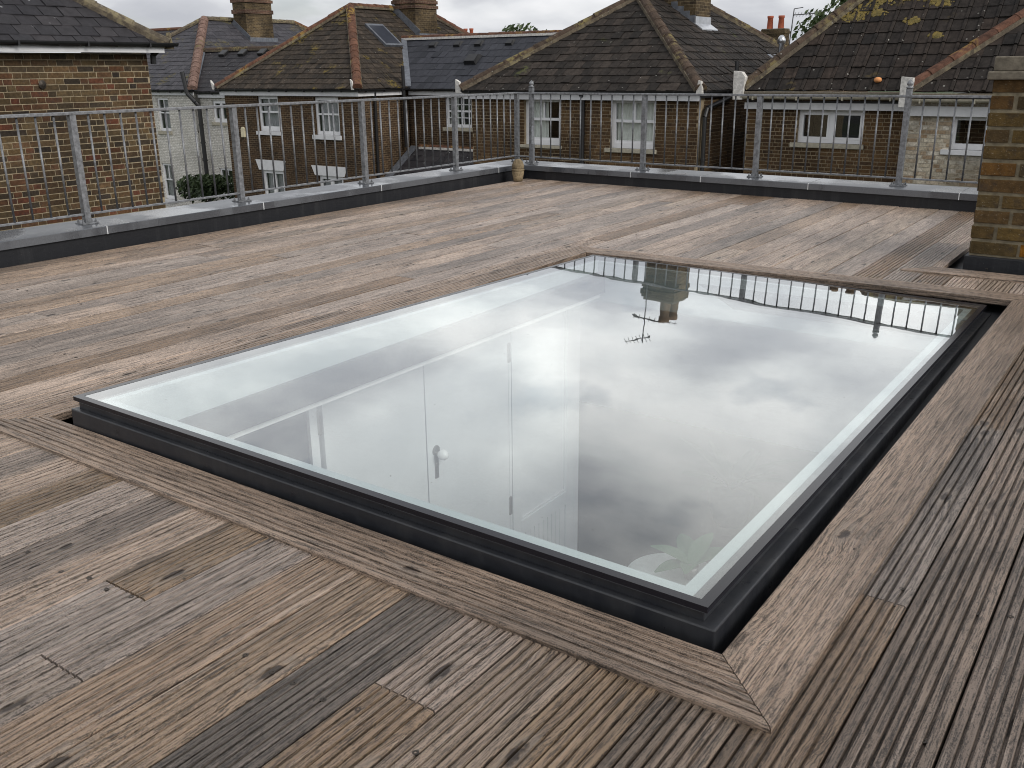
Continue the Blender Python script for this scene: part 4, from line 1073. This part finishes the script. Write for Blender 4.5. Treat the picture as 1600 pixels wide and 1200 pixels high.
g = G(); g.prism([(-7.90, 19.15, .36), (-7.70, 19.15, .36), (-7.66, 19.15, .80), (-7.74, 19.15, .90), (-7.91, 19.15, .92)], (0, .14, 0)); mk('hip_end_cap', g, 'old_white', H4)
st = chimney(H4, -6.72, -5.75, 22.6, 23.4, .8, 3.1, 'brickwork_stack', [(-6.4, 23.0), (-6.0, 23.0)], [(2.85, 2.95, .04)], potmat='pot_brown', poth=.25)
OC = tag(mk('clay_fragment', (lambda g: (g.lathe((-5.09, 19.36, .73), [(.02, -.05), (.06, -.03), (.075, .0), (.06, .04), (.02, .055)], 9), g)[1])(G()), 'orange_clay', smooth=True), 'small orange lump lying on the dark lichen spotted tiles', 'fragment')

H5 = thing('limed_brick_house', 'house with patchy limewashed brick and a red hip line on its tiled roof', 'house', (-1, 21, GZ))
x0, x1, y0, y1, ze, hh = -4.36, 2.4, 18.58, 28.0, .56, 2.78
O5 = V((-4.33, 18.81, 0)); hol = [(.75, 1.75, -.46, .13)]
wl = wall_slab(H5, O5, X, -Y, 0, 6.5, GZ, .40, hol, 'mortar_limed')
bricks_on(wl, O5, X, -Y, 0, 3.2, -2.0, .36, hol, 'brick_limed', 200, 25)
g = G(); g.box(-4.33, -4.08, 19.06, 27.8, GZ, .4); g.box(1.92, 2.17, 19.06, 27.8, GZ, .4); mk('side_wall', g, 'brickwork_stock', H5)
window(H5, O5, X, -Y, *hol[0], 'single', .09, None, 'white_paint', fw_=.08)
rf = hip_roof(H5, x0, x1, y0, y1, ze, hh, 'tile_dark')
s4 = slope_front(x0, x1, y0, ze, hh); tiles_on(rf, *s4[:3], s4[3], .30, .262, .024, 'tile_dark', 150, 35, rib=True, stagger=False)
a = (x1-x0)/2; xm = (x0+x1)/2
ridge_line(rf, (x0, y0, ze+.03), (xm, y0+a, ze+hh+.03), 'ridge_orange', .45, .12, 8, bed='ridge_stone')
g = G(); g.box(-4.36, 2.2, 18.67, 18.695, .12, .29); mk('fascia', g, 'white_paint', H5)
gutter(H5, (-4.36, 18.50, .42), (2.2, 18.50, .42), .06, 'concrete_sill')
g = G(); g.box(-4.34, 2.2, 18.50, 18.57, .46, .515); mk('eave_mortar', g, 'concrete_cap', H5, bevel=.015)
g = G(); g.prism([(-4.44, 18.42, .28), (-4.26, 18.42, .28), (-4.24, 18.42, .78), (-4.44, 18.42, .80)], (0, .14, 0)); mk('hip_end_cap', g, 'old_white', H5)

# ================================================================== HOUSE WITH WHITE LINTELS, AND ITS WING
H2 = thing('brick_house', 'brown brick house with white trapezoid lintels and terracotta hips on a mossy roof', 'house', (-26.6, 29, GZ))
x0, x1, y0, y1, ze, hh = -30.27, -23.0, 23.8, 35.4, .44, 2.82
O2 = V((-30.1, 24.0, 0)); HWin = [(1.81, 2.92, -1.07, .17), (4.77, 5.96, -1.12, .15), (1.71, 2.91, -3.8, -2.47), (4.72, 5.95, -3.8, -2.52)]
wall_slab(H2, O2, X, -Y, 0, 6.92, GZ, .38, HWin, 'brickwork_brown')
wall_slab(H2, V((-23.18, 24.25, 0)), Y, X, 0, 2.6, GZ, .38, [], 'brickwork_brown')
g = G(); g.box(-30.1, -29.85, 24.25, 35.2, GZ, .38); g.box(-29.85, -23.2, 34.95, 35.2, GZ, .38); g.box(-23.43, -23.18, 27.1, 34.9, GZ, .38); mk('side_wall', g, 'brickwork_brown', H2)
window(H2, O2, X, -Y, *HWin[0], 'sash', .13, ('curtain_grey', [(.1, .9)]), fw_=.10, sillout=.15)
window(H2, O2, X, -Y, *HWin[1], 'sash4', .15, ('curtain_grey', [(.1, .9)]), fw_=.10, sillout=.15)
window(H2, O2, X, -Y, *HWin[2], 'casement', .1, ('curtain_grey', [(.1, .9)]), fw_=.09, lintel=(1.44, 3.08, -2.47, -2.10))
window(H2, O2, X, -Y, *HWin[3], 'casement', .1, ('curtain_grey', [(.1, .9)]), fw_=.09, lintel=(4.42, 6.2, -2.52, -2.18))
rf = hip_roof(H2, x0, x1, y0, y1, ze, hh, 'tile_lichen')
s4 = slope_front(x0, x1, y0, ze, hh); tiles_on(rf, *s4[:3], s4[3], .27, .26, .026, 'tile_lichen', 60, 36)
s4 = slope_east(x0, x1, y0, y1, ze, hh); tiles_on(rf, *s4, .27, .26, .026, 'tile_lichen', 40, 37)
a = (x1-x0)/2; xm = (x0+x1)/2
for p, q, s_ in (((x0, y0, ze), (xm, y0+a, ze+hh), 1), ((x1, y0, ze), (xm, y0+a, ze+hh), 2), ((x1, y1, ze), (xm, y1-a, ze+hh), 3), ((xm, y0+a, ze+hh), (xm, y1-a, ze+hh), 4)):
    ridge_line(rf, V(p)+Z*.04, V(q)+Z*.04, 'ridge_orange', .45, .15, s_, bed='ridge_stone')
g = G(); g.box(-30.2, -23.05, 23.86, 23.89, .19, .36); mk('fascia', g, 'white_paint', H2)
g = G(); g.box(-23.09, -23.06, 23.9, 26.2, .19, .36); mk('side_fascia', g, 'white_paint', H2)
gutter(H2, (-30.3, 23.78, .41), (-22.95, 23.78, .41), .07); gutter(H2, (-22.96, 23.85, .41), (-22.96, 26.3, .41), .07)
pipe(H2, [(-23.08, 24.7, .3), (-23.12, 24.7, -3.6)], .05); pipe(H2, [(-23.0, 26.1, 1.15), (-23.0, 26.1, -1.6)], .06, name='soil_pipe')
g = G(); g.prism([(-29.3, 23.93, -1.32), (-29.08, 23.93, -1.32), (-29.08, 23.93, -1.02), (-29.14, 23.93, -.94), (-29.24, 23.93, -.94), (-29.3, 23.93, -1.02)], (0, .07, 0)); mk('alarm_box', g, 'alarm_cream', H2, bevel=.02)
g = G(); g.prism([(-30.42, 23.72, .40), (-30.3, 23.72, .40), (-30.36, 23.72, .58), (-30.5, 23.72, .72)], (0, .08, 0)); mk('hip_end_cap', g, 'old_white', H2)
g = G(); g.prism([(-23.2, 23.70, .40), (-23.12, 23.70, .40), (-23.16, 23.70, .68), (-23.24, 23.70, .74)], (0, .06, 0)); mk('hip_end_cap', g, 'old_white', H2)
sl = V((-(x1-x0)/2, 0, hh)).normalized(); nrm = Y.cross(sl)
Ow = V((x1, 27.2, ze))+sl*2.25
g = G(); g.obox(Ow, Y, sl, nrm, 0, .95, 0, 1.25, .0, .10); rw = mk('roof_window', g, 'lead', H2)
g = G(); g.obox(Ow, Y, sl, nrm, .09, .86, .1, 1.14, .10, .106); mk('pane', g, 'dark_pane', rw)
st = chimney(H2, -26.55, -25.4, 29.7, 31.0, 1.9, 4.6, 'brickwork_stack', [(-26.0, 30.0), (-26.0, 30.6)], [(3.28, 3.40, .05), (3.46, 3.58, .04), (4.3, 4.45, .05)], band=True)
g = G(); g.box(-25.42, -25.18, 29.65, 31.05, 2.16, 2.36); mk('flashing', g, 'lead', st)
g = G(); g.obox(V((-25.3, 29.69, 2.28)), (V((-26.65, 29.69, 3.32))-V((-25.3, 29.69, 2.28))).normalized(), -Y, V((.6, 0, .8)), 0, 1.7, -.005, .02, -.02, .22); mk('step_flashing', g, 'lead', st)

WG = thing('house_wing', 'blue slate roofed wing with small vents between the two brown brick houses', 'house', (-18.5, 28, GZ))
OW = V((-23.1, 26.5, 0)); hol = [(1.65, 2.78, -.90, .16)]
wall_slab(WG, OW, X, -Y, 0, 8.2, GZ, .35, hol, 'brickwork_brown')
g = G(); g.box(-15.1, -14.9, 26.75, 30.7, GZ, .35); g.box(-23.1, -15.1, 30.7, 30.9, GZ, .35); mk('side_wall', g, 'brickwork_brown', WG)
window(WG, OW, X, -Y, *hol[0], 'grid', .12, ('curtain_pale', [(.05, .38)]), 'concrete_sill', fw_=.08)
yr, zr = 28.7, 2.12; ey, ez = 26.3, .40; xe = -14.8; xs = -26.2
g = G(); g.add([(xs, ey, ez), (xe, ey, ez), (xe, yr, zr), (xs, yr, zr), (xs, 31.1, ez), (xe, 31.1, ez)], [(0, 1, 2, 3), (3, 2, 5, 4), (1, 5, 2), (0, 3, 4), (0, 4, 5, 1)])
rf = mk('roof', g, 'slate_blue', WG)
sl2 = V((0, yr-ey, zr-ez)); ls = sl2.length; sl2.normalize()
# slates start at the valley with the neighbouring roof
ov = V((-23.0, ey, ez)); vx = -23.0-(zr-ez)/(hh/a)
tiles_on(rf, ov, X, sl2, [(0.15, 0), (8.2, 0), (8.2, ls), (vx+23.0+.15, ls)], .36, .31, .014, 'slate_blue', 80, 38, name='slate')
ridge_line(rf, (vx, yr, zr+.03), (xe, yr, zr+.03), 'ridge_orange', .45, .12, 9)
g = G(); p, q = V((-22.95, ey, ez+.05)), V((vx+.05, yr, zr+.05)); d = (q-p).normalized(); s_ = d.cross(Z).normalized(); g.obox(p, d, s_, s_.cross(d), 0, (q-p).length, -.10, .10, -.02, .035); mk('valley_lead', g, 'lead', rf)
g = G(); g.box(-23.0, -15, 26.36, 26.39, .17, .33); mk('fascia', g, 'white_paint', WG)
gutter(WG, (-22.9, 26.27, .38), (-15, 26.27, .38), .07)
nn = X.cross(sl2)
def vent(u, v, w_=.3, l=.34, h=.1):
    g = G(); c_ = ov+X*u+sl2*v
    P = [c_+X*a+sl2*b+nn*n for a, b, n in ((0, 0, 0), (w_, 0, 0), (w_, l, 0), (0, l, 0), (.03, .02, h), (w_-.03, .02, h), (w_-.05, l*.7, h*1.1), (.05, l*.7, h*1.1))]
    g.add(P, [(0, 1, 5, 4), (1, 2, 6, 5), (2, 3, 7, 6), (3, 0, 4, 7), (4, 5, 6, 7)]); mk('roof_vent', g, 'black_plastic', rf)
for u in (-.55, .6, 1.55, 2.9): vent(u, 2.35)
vent(1.75, 1.3, .5, .55, .16)
LT = thing('lean_to_extension', 'small slated lean-to roof with red ridge tiles against the brick wing', 'extension', (-21.5, 25.2, GZ))
g = G(); g.box(-22.75, -19.2, 24.5, 26.45, GZ, -2.95); mk('wall', g, 'brickwork_brown', LT)
Ol = V((-22.9, 24.3, -3.0)); tp = V((-22.9, 26.42, -1.62)); sl3 = (tp-Ol); l3 = sl3.length; sl3.normalize()
g = G(); g.prism([Ol, V((-19.0, 24.3, -3.0)), V((-19.0, 26.42, -1.62)), tp], (0, 0, -.08)); rf = mk('roof', g, 'slate_dark', LT)
tiles_on(rf, Ol, X, sl3, [(0.05, 0), (3.9, 0), (3.9, l3), (.05, l3)], .30, .30, .014, 'slate_dark', 0, 39, name='slate')
ridge_line(rf, (-22.6, 26.40, -1.60), (-19.0, 26.40, -1.60), 'ridge_orange', .45, .10, 10)
g = G(); g.obox(Ol, X, sl3, X.cross(sl3), -.12, .16, 0, l3, -.02, .06); mk('verge_lead', g, 'lead', rf)

# ================================================================== WHITE HOUSE AND ITS WING
H1 = thing('white_house', 'white painted brick house with grey slate roof and pinkish hip tiles', 'house', (-43, 36, GZ))
x0, x1, y0, y1, ze, hh = -48.4, -38.4, 28.8, 45.0, .26, 3.38
O1 = V((-48.2, 29.0, 0)); hol = [(6.7, 7.6, -1.68, -.13), (6.46, 7.3, -5.0, -3.24)]
wall_slab(H1, O1, X, -Y, 0, 9.6, GZ, .2, hol, 'brickwork_white')
wall_slab(H1, V((-38.6, 29.25, 0)), Y, X, 0, 15, GZ, .2, [], 'brickwork_white')
g = G(); g.box(-48.2, -47.95, 29.25, 44.7, GZ, .2); g.box(-47.95, -38.9, 44.45, 44.7, GZ, .2); mk('side_wall', g, 'brickwork_white', H1)
window(H1, O1, X, -Y, *hol[0], 'sash4', .16, ('curtain_grey', [(.3, .95)]), 'concrete_sill', fw_=.1)
window(H1, O1, X, -Y, *hol[1], 'sash', .14, ('curtain_grey', [(.1, .9)]), 'white_paint', fw_=.1)
rf = hip_roof(H1, x0, x1, y0, y1, ze, hh, 'slate_grey')
s4 = slope_front(x0, x1, y0, ze, hh); tiles_on(rf, *s4[:3], s4[3], .33, .36, .018, 'slate_grey', 40, 40, name='slate')
s4 = slope_east(x0, x1, y0, y1, ze, hh); tiles_on(rf, *s4, .33, .36, .018, 'slate_grey', 20, 41, name='slate')
a1 = (x1-x0)/2; xm = (x0+x1)/2
ridge_line(rf, (x1, y0, ze+.04), (xm, y0+a1, ze+hh+.04), 'ridge_pink', .5, .2, 1, bed='ridge_pink')
ridge_line(rf, (x0, y0, ze+.04), (xm, y0+a1, ze+hh+.04), 'ridge_stone', .5, .15, 2, bed='ridge_stone')
ridge_line(rf, (xm, y0+a1, ze+hh+.04), (xm, y1-a1, ze+hh+.04), 'ridge_stone', .5, .15, 3, bed='ridge_stone')
ridge_line(rf, (x1, y1, ze+.04), (xm, y1-a1, ze+hh+.04), 'ridge_orange', .5, .15, 4, bed='ridge_stone')
g = G(); g.box(-48.3, -38.45, 28.88, 28.91, .0, .2); mk('fascia', g, 'white_paint', H1)
gutter(H1, (-48.4, 28.78, .22), (-38.3, 28.78, .22), .08)
pipe(H1, [(-38.75, 28.62, 1.05), (-38.6, 28.66, .1), (-38.25, 28.8, -.3), (-38.15, 28.9, -.5), (-38.15, 28.92, -5.4)], .10, name='soil_pipe')
st = chimney(H1, -43.0, -42.0, 35.4, 37.2, 2.3, 5.2, 'brickwork_stack', [(-42.5, 35.8), (-42.5, 36.5)], [(3.95, 4.15, .06), (4.5, 4.65, .07), (4.9, 5.0, .05)], band=True)
g = G(); g.box(-42.02, -41.75, 35.35, 37.25, 2.5, 2.75); mk('flashing', g, 'lead', st)
g = G(); g.obox(V((-41.9, 35.38, 2.6)), V((-1, 0, .72)).normalized(), -Y, V((.58, 0, .81)), 0, 1.5, -.005, .02, -.02, .25); mk('step_flashing', g, 'lead', st)
W1 = thing('white_house_wing', 'dark slated wing of the white painted house with a mossy ridge', 'house', (-35, 32, GZ))
OW = V((-38.34, 29.15, 0)); hol = [(.84, 1.94, -1.2, -.22), (.84, 1.9, -4.8, -3.28)]
wall_slab(W1, OW, X, -Y, 0, 7.5, GZ, .12, hol, 'brickwork_white')
g = G(); g.box(-31.1, -30.85, 29.4, 34.5, GZ, .12); mk('side_wall', g, 'brickwork_white', W1)
window(W1, OW, X, -Y, *hol[0], 'casement', .14, None, 'concrete_sill', fw_=.1)
window(W1, OW, X, -Y, *hol[1], 'sash4', .12, None, 'white_paint', fw_=.1)
yr, zr, ey, ez, xe = 31.7, 2.0, 28.95, .19, -30.8
vx = -38.4-(zr-.26)/(3.38/5)
g = G(); g.add([(-41.5, ey, ez), (xe, ey, ez), (xe, yr, zr), (-41.5, yr, zr), (-41.5, 35, ez), (xe, 35, ez)], [(0, 1, 2, 3), (3, 2, 5, 4), (1, 5, 2), (0, 3, 4), (0, 4, 5, 1)])
rf = mk('roof', g, 'slate_dark', W1)
slw = V((0, yr-ey, zr-ez)); lw = slw.length; slw.normalize()
tiles_on(rf, V((-38.4, ey, ez)), X, slw, [(.15, 0), (7.6, 0), (7.6, lw), (vx+38.4+.15, lw)], .33, .36, .016, 'slate_dark', 30, 42, name='slate')
ridge_line(rf, (vx, yr, zr+.04), (xe, yr, zr+.04), 'ridge_brown', .5, .15, 5, bed='ridge_stone')
g = G(); p, q = V((-38.35, ey, ez+.04)), V((vx+.05, yr, zr+.05)); d = (q-p).normalized(); s_ = d.cross(Z).normalized(); g.obox(p, d, s_, s_.cross(d), 0, (q-p).length, -.06, .06, -.02, .03); mk('valley_lead', g, 'lead', rf)
for u in (-.9, .5, 1.9):
    g = G(); c_ = V((-38.4, ey, ez))+X*u+slw*2.75; nw = X.cross(slw); g.obox(c_, X, slw, nw, 0, .42, 0, .4, 0, .16); mk('roof_vent', g, 'black_plastic', rf, bevel=.03)
g = G(); g.box(-38.3, -31, 29.0, 29.03, -.1, .1); mk('fascia', g, 'white_paint', W1)
gutter(W1, (-38.3, 28.93, .14), (-31, 28.93, .14), .08)

# ================================================================== BRICK PILLAR ON THE ROOF
BP = thing('brick_pillar', 'worn brown brick pillar with concrete capping slabs standing on the deck edge', 'pillar', (-.38, 5.6, 0))
PX, PY, PWd, PD = -.857, 5.36, .95, .5
g = G(); g.box(PX+.006, PX+PWd-.006, PY+.006, PY+PD, -.05, .93); pw = mk('mortar_core', g, 'mortar_pillar', BP)
OP = V((PX, PY+.006, 0))
def pillar_bricks(O, U, N, ln, seed, off):
    r = random.Random(seed); z = .062; row = off; units = [brick_unit('brick', 1.0, seed*9+k, 'brick_pillar') for k in range(5)]
    while z < .90:
        x = 0; pat = [.235, .235, .235, .235, .01] if row % 2 == 0 else [.118, .235, .235, .235, .12]
        if row % 3 == 2: pat = [.175, .235, .235, .19, .12]
        while x < ln-.02:
            b = pat.pop(0) if pat else .235
            q = min(x+b, ln)
            if q-x > .04:
                j = lambda s: r.uniform(-s, s)
                piece('brick', r.choice(units), Matrix.Translation(O+U*(x+.006+j(.002))+Z*(z+j(.0015))+N*j(.003)) @ frame(V((0, 0, 0)), U, -N) @ Matrix.Rotation(j(.008), 4, 'Y') @ Matrix.Diagonal((q-x-.017, 1, .99, 1)), pw)
            x = q
        z += .0802; row += 1
pillar_bricks(OP, X, -Y, PWd, 51, 0)
pillar_bricks(V((PX+.006, PY+PD, 0)), -Y, -X, PD, 52, 1)
g = G(); g.box(PX-.025, PX+PWd+.02, PY-.02, PY+PD+.02, .925, .965); mk('cap_slab', g, 'concrete_cap', BP, bevel=.006)
g = G(); g.box(PX-.005, PX+PWd+.02, PY, PY+PD, .966, 1.035); mk('cap_slab', g, 'concrete_cap', BP, bevel=.006)
g = G(); g.box(PX-.012, PX+PWd+.02, PY-.022, PY+PD, -.05, .052); mk('base_flashing', g, 'membrane', BP, bevel=.004)

# ================================================================== FAR SKYLINE
def far_house(label, x0, x1, y0, y1, ze, h, roofmat, ridgemat, stack=None):
    f = thing('far_house', label, 'house', ((x0+x1)/2, (y0+y1)/2, GZ))
    g = G(); g.box(x0+.3, x1-.3, y0+.3, y1-.3, GZ, ze); mk('wall', g, 'brickwork_stock', f)
    ym = (y0+y1)/2; g = G()
    g.add([(x0, y0, ze), (x1, y0, ze), (x1, ym, ze+h), (x0, ym, ze+h), (x0, y1, ze), (x1, y1, ze)], [(0, 1, 2, 3), (3, 2, 5, 4), (1, 5, 2), (0, 3, 4), (0, 4, 5, 1)])
    rf = mk('roof', g, roofmat, f)
    sl_ = V((0, ym-y0, h)); l_ = sl_.length; sl_.normalize(); tiles_on(rf, V((x0, y0, ze)), X, sl_, [(0, 0), (x1-x0, 0), (x1-x0, l_), (0, l_)], .5, .6, .03, roofmat, 0, 60)
    g = G(); g.tube((x0, ym, ze+h), (x1, ym, ze+h), .16, None, 8); mk('ridge', g, ridgemat, f)
    if stack: chimney(f, *stack)
    return f
far_house('distant dark roof with a red ridge glimpsed behind the slate hip', -78, -58, 46, 54, 1.4, 2.9, 'slate_dark', 'ridge_orange')
far_house('distant mossy brown roof glimpsed beyond the white house stack', -66, -60.5, 58, 64, 1.9, 2.4, 'tile_lichen', 'ridge_brown')
far_house('distant house with three dark red pots above the wing ridge', -51, -44.9, 57, 63, .4, 1.9, 'tile_brown', 'ridge_orange', (-47.4, -45.6, 59.5, 60.4, 1.2, 3.2, 'brickwork_stack', [(-47.1, 60), (-46.4, 60), (-45.85, 60)], [(3.0, 3.1, .05)], None, None, 'pot_red', .75, .17))
far_house('distant house whose stack carries two orange red pots beside an aerial', -30, -17, 57, 64, -.4, 2.2, 'tile_brown', 'ridge_brown', (-23.0, -21.5, 59.6, 60.5, .9, 3.15, 'brickwork_stack', [(-22.6, 60), (-21.9, 60)], [(2.9, 3.05, .06)], None, None, 'pot_red', .8, .2))
AF = thing('television_aerial', 'thin aerial on a leaning mast beside the distant orange red chimney pots', 'aerial', (-21.2, 60, 1.6))
g = G(); g.tube((-21.35, 60, 1.4), (-21.15, 60, 4.3), .035, None, 6); mk('mast', g, 'aerial_metal', AF)
g = G(); g.tube((-21.2, 60, 3.95), (-19.5, 60, 4.0), .03, None, 6)
for i in range(9): g.tube((-21.1+i*.19, 59.8, 3.85), (-21.1+i*.19, 60.2, 4.1), .015, None, 5)
g.tube((-21.15, 60, 4.3), (-20.6, 60, 4.36), .025, None, 5); mk('comb', g, 'aerial_metal', AF)

def tree(name, label, base, top, rad, mat, seed, nleaf=2600, ls=.22, cat='tree', group=None, flat=1.0):
    r = random.Random(seed); t = thing(name, label, cat, base, group); b = V(base); H = top-b.z
    g = G(); g.tube(b, b+Z*H*.55, .03*H, .018*H, 9)
    cl = []
    for i in range(14):
        a = r.uniform(0, 6.283); e = r.uniform(.25, 1.0); s = b+Z*H*r.uniform(.35, .55)
        tip = b+V((math.cos(a)*rad*e*.8, math.sin(a)*rad*e*.8, H*(.62+.33*(1-e*.6)*r.uniform(.7, 1.05)))); g.tube(s, tip, .011*H, .003*H, 6); cl.append((tip, rad*r.uniform(.28, .45)))
    cl.append((b+Z*H*.86, rad*.4))
    mk('trunk', g, 'bark', t)
    g = G()
    for i in range(nleaf):
        c_, rr = r.choice(cl)
        while True:
            d = V((r.uniform(-1, 1), r.uniform(-1, 1), r.uniform(-1, 1)))
            if .2 < d.length < 1: break
        p = c_+d*rr*1.15; p.z = min(p.z, top+r.uniform(-.2, .1))
        n = V((r.uniform(-1, 1), r.uniform(-1, 1), r.uniform(-.2, 1))).normalized(); a = n.orthogonal().normalized(); bb = n.cross(a); s = ls*r.uniform(.6, 1.3)
        g.add([p-a*s, p-bb*s*.45, p+a*s, p+bb*s*.45], [(0, 1, 2, 3)])
    mk('crown', g, mat, t); return t
tree('broadleaf_tree', 'round leafy tree top rising behind the red ridge of the slate wing', (-41.2, 60, GZ), 4.25, 3.1, 'leaf', 3, 3400, .2)
tree('broadleaf_tree', 'loose leafy tree beside the distant aerial and the mossy tiles', (-16.6, 58, GZ), 4.6, 3.6, 'leaf', 5, 3600, .2)
tree('garden_shrub', 'dark evergreen shrub against the white painted brick wall', (-36.2, 27.2, GZ), -3.5, 1.5, 'leaf_dark', 7, 3000, .12, 'shrub')
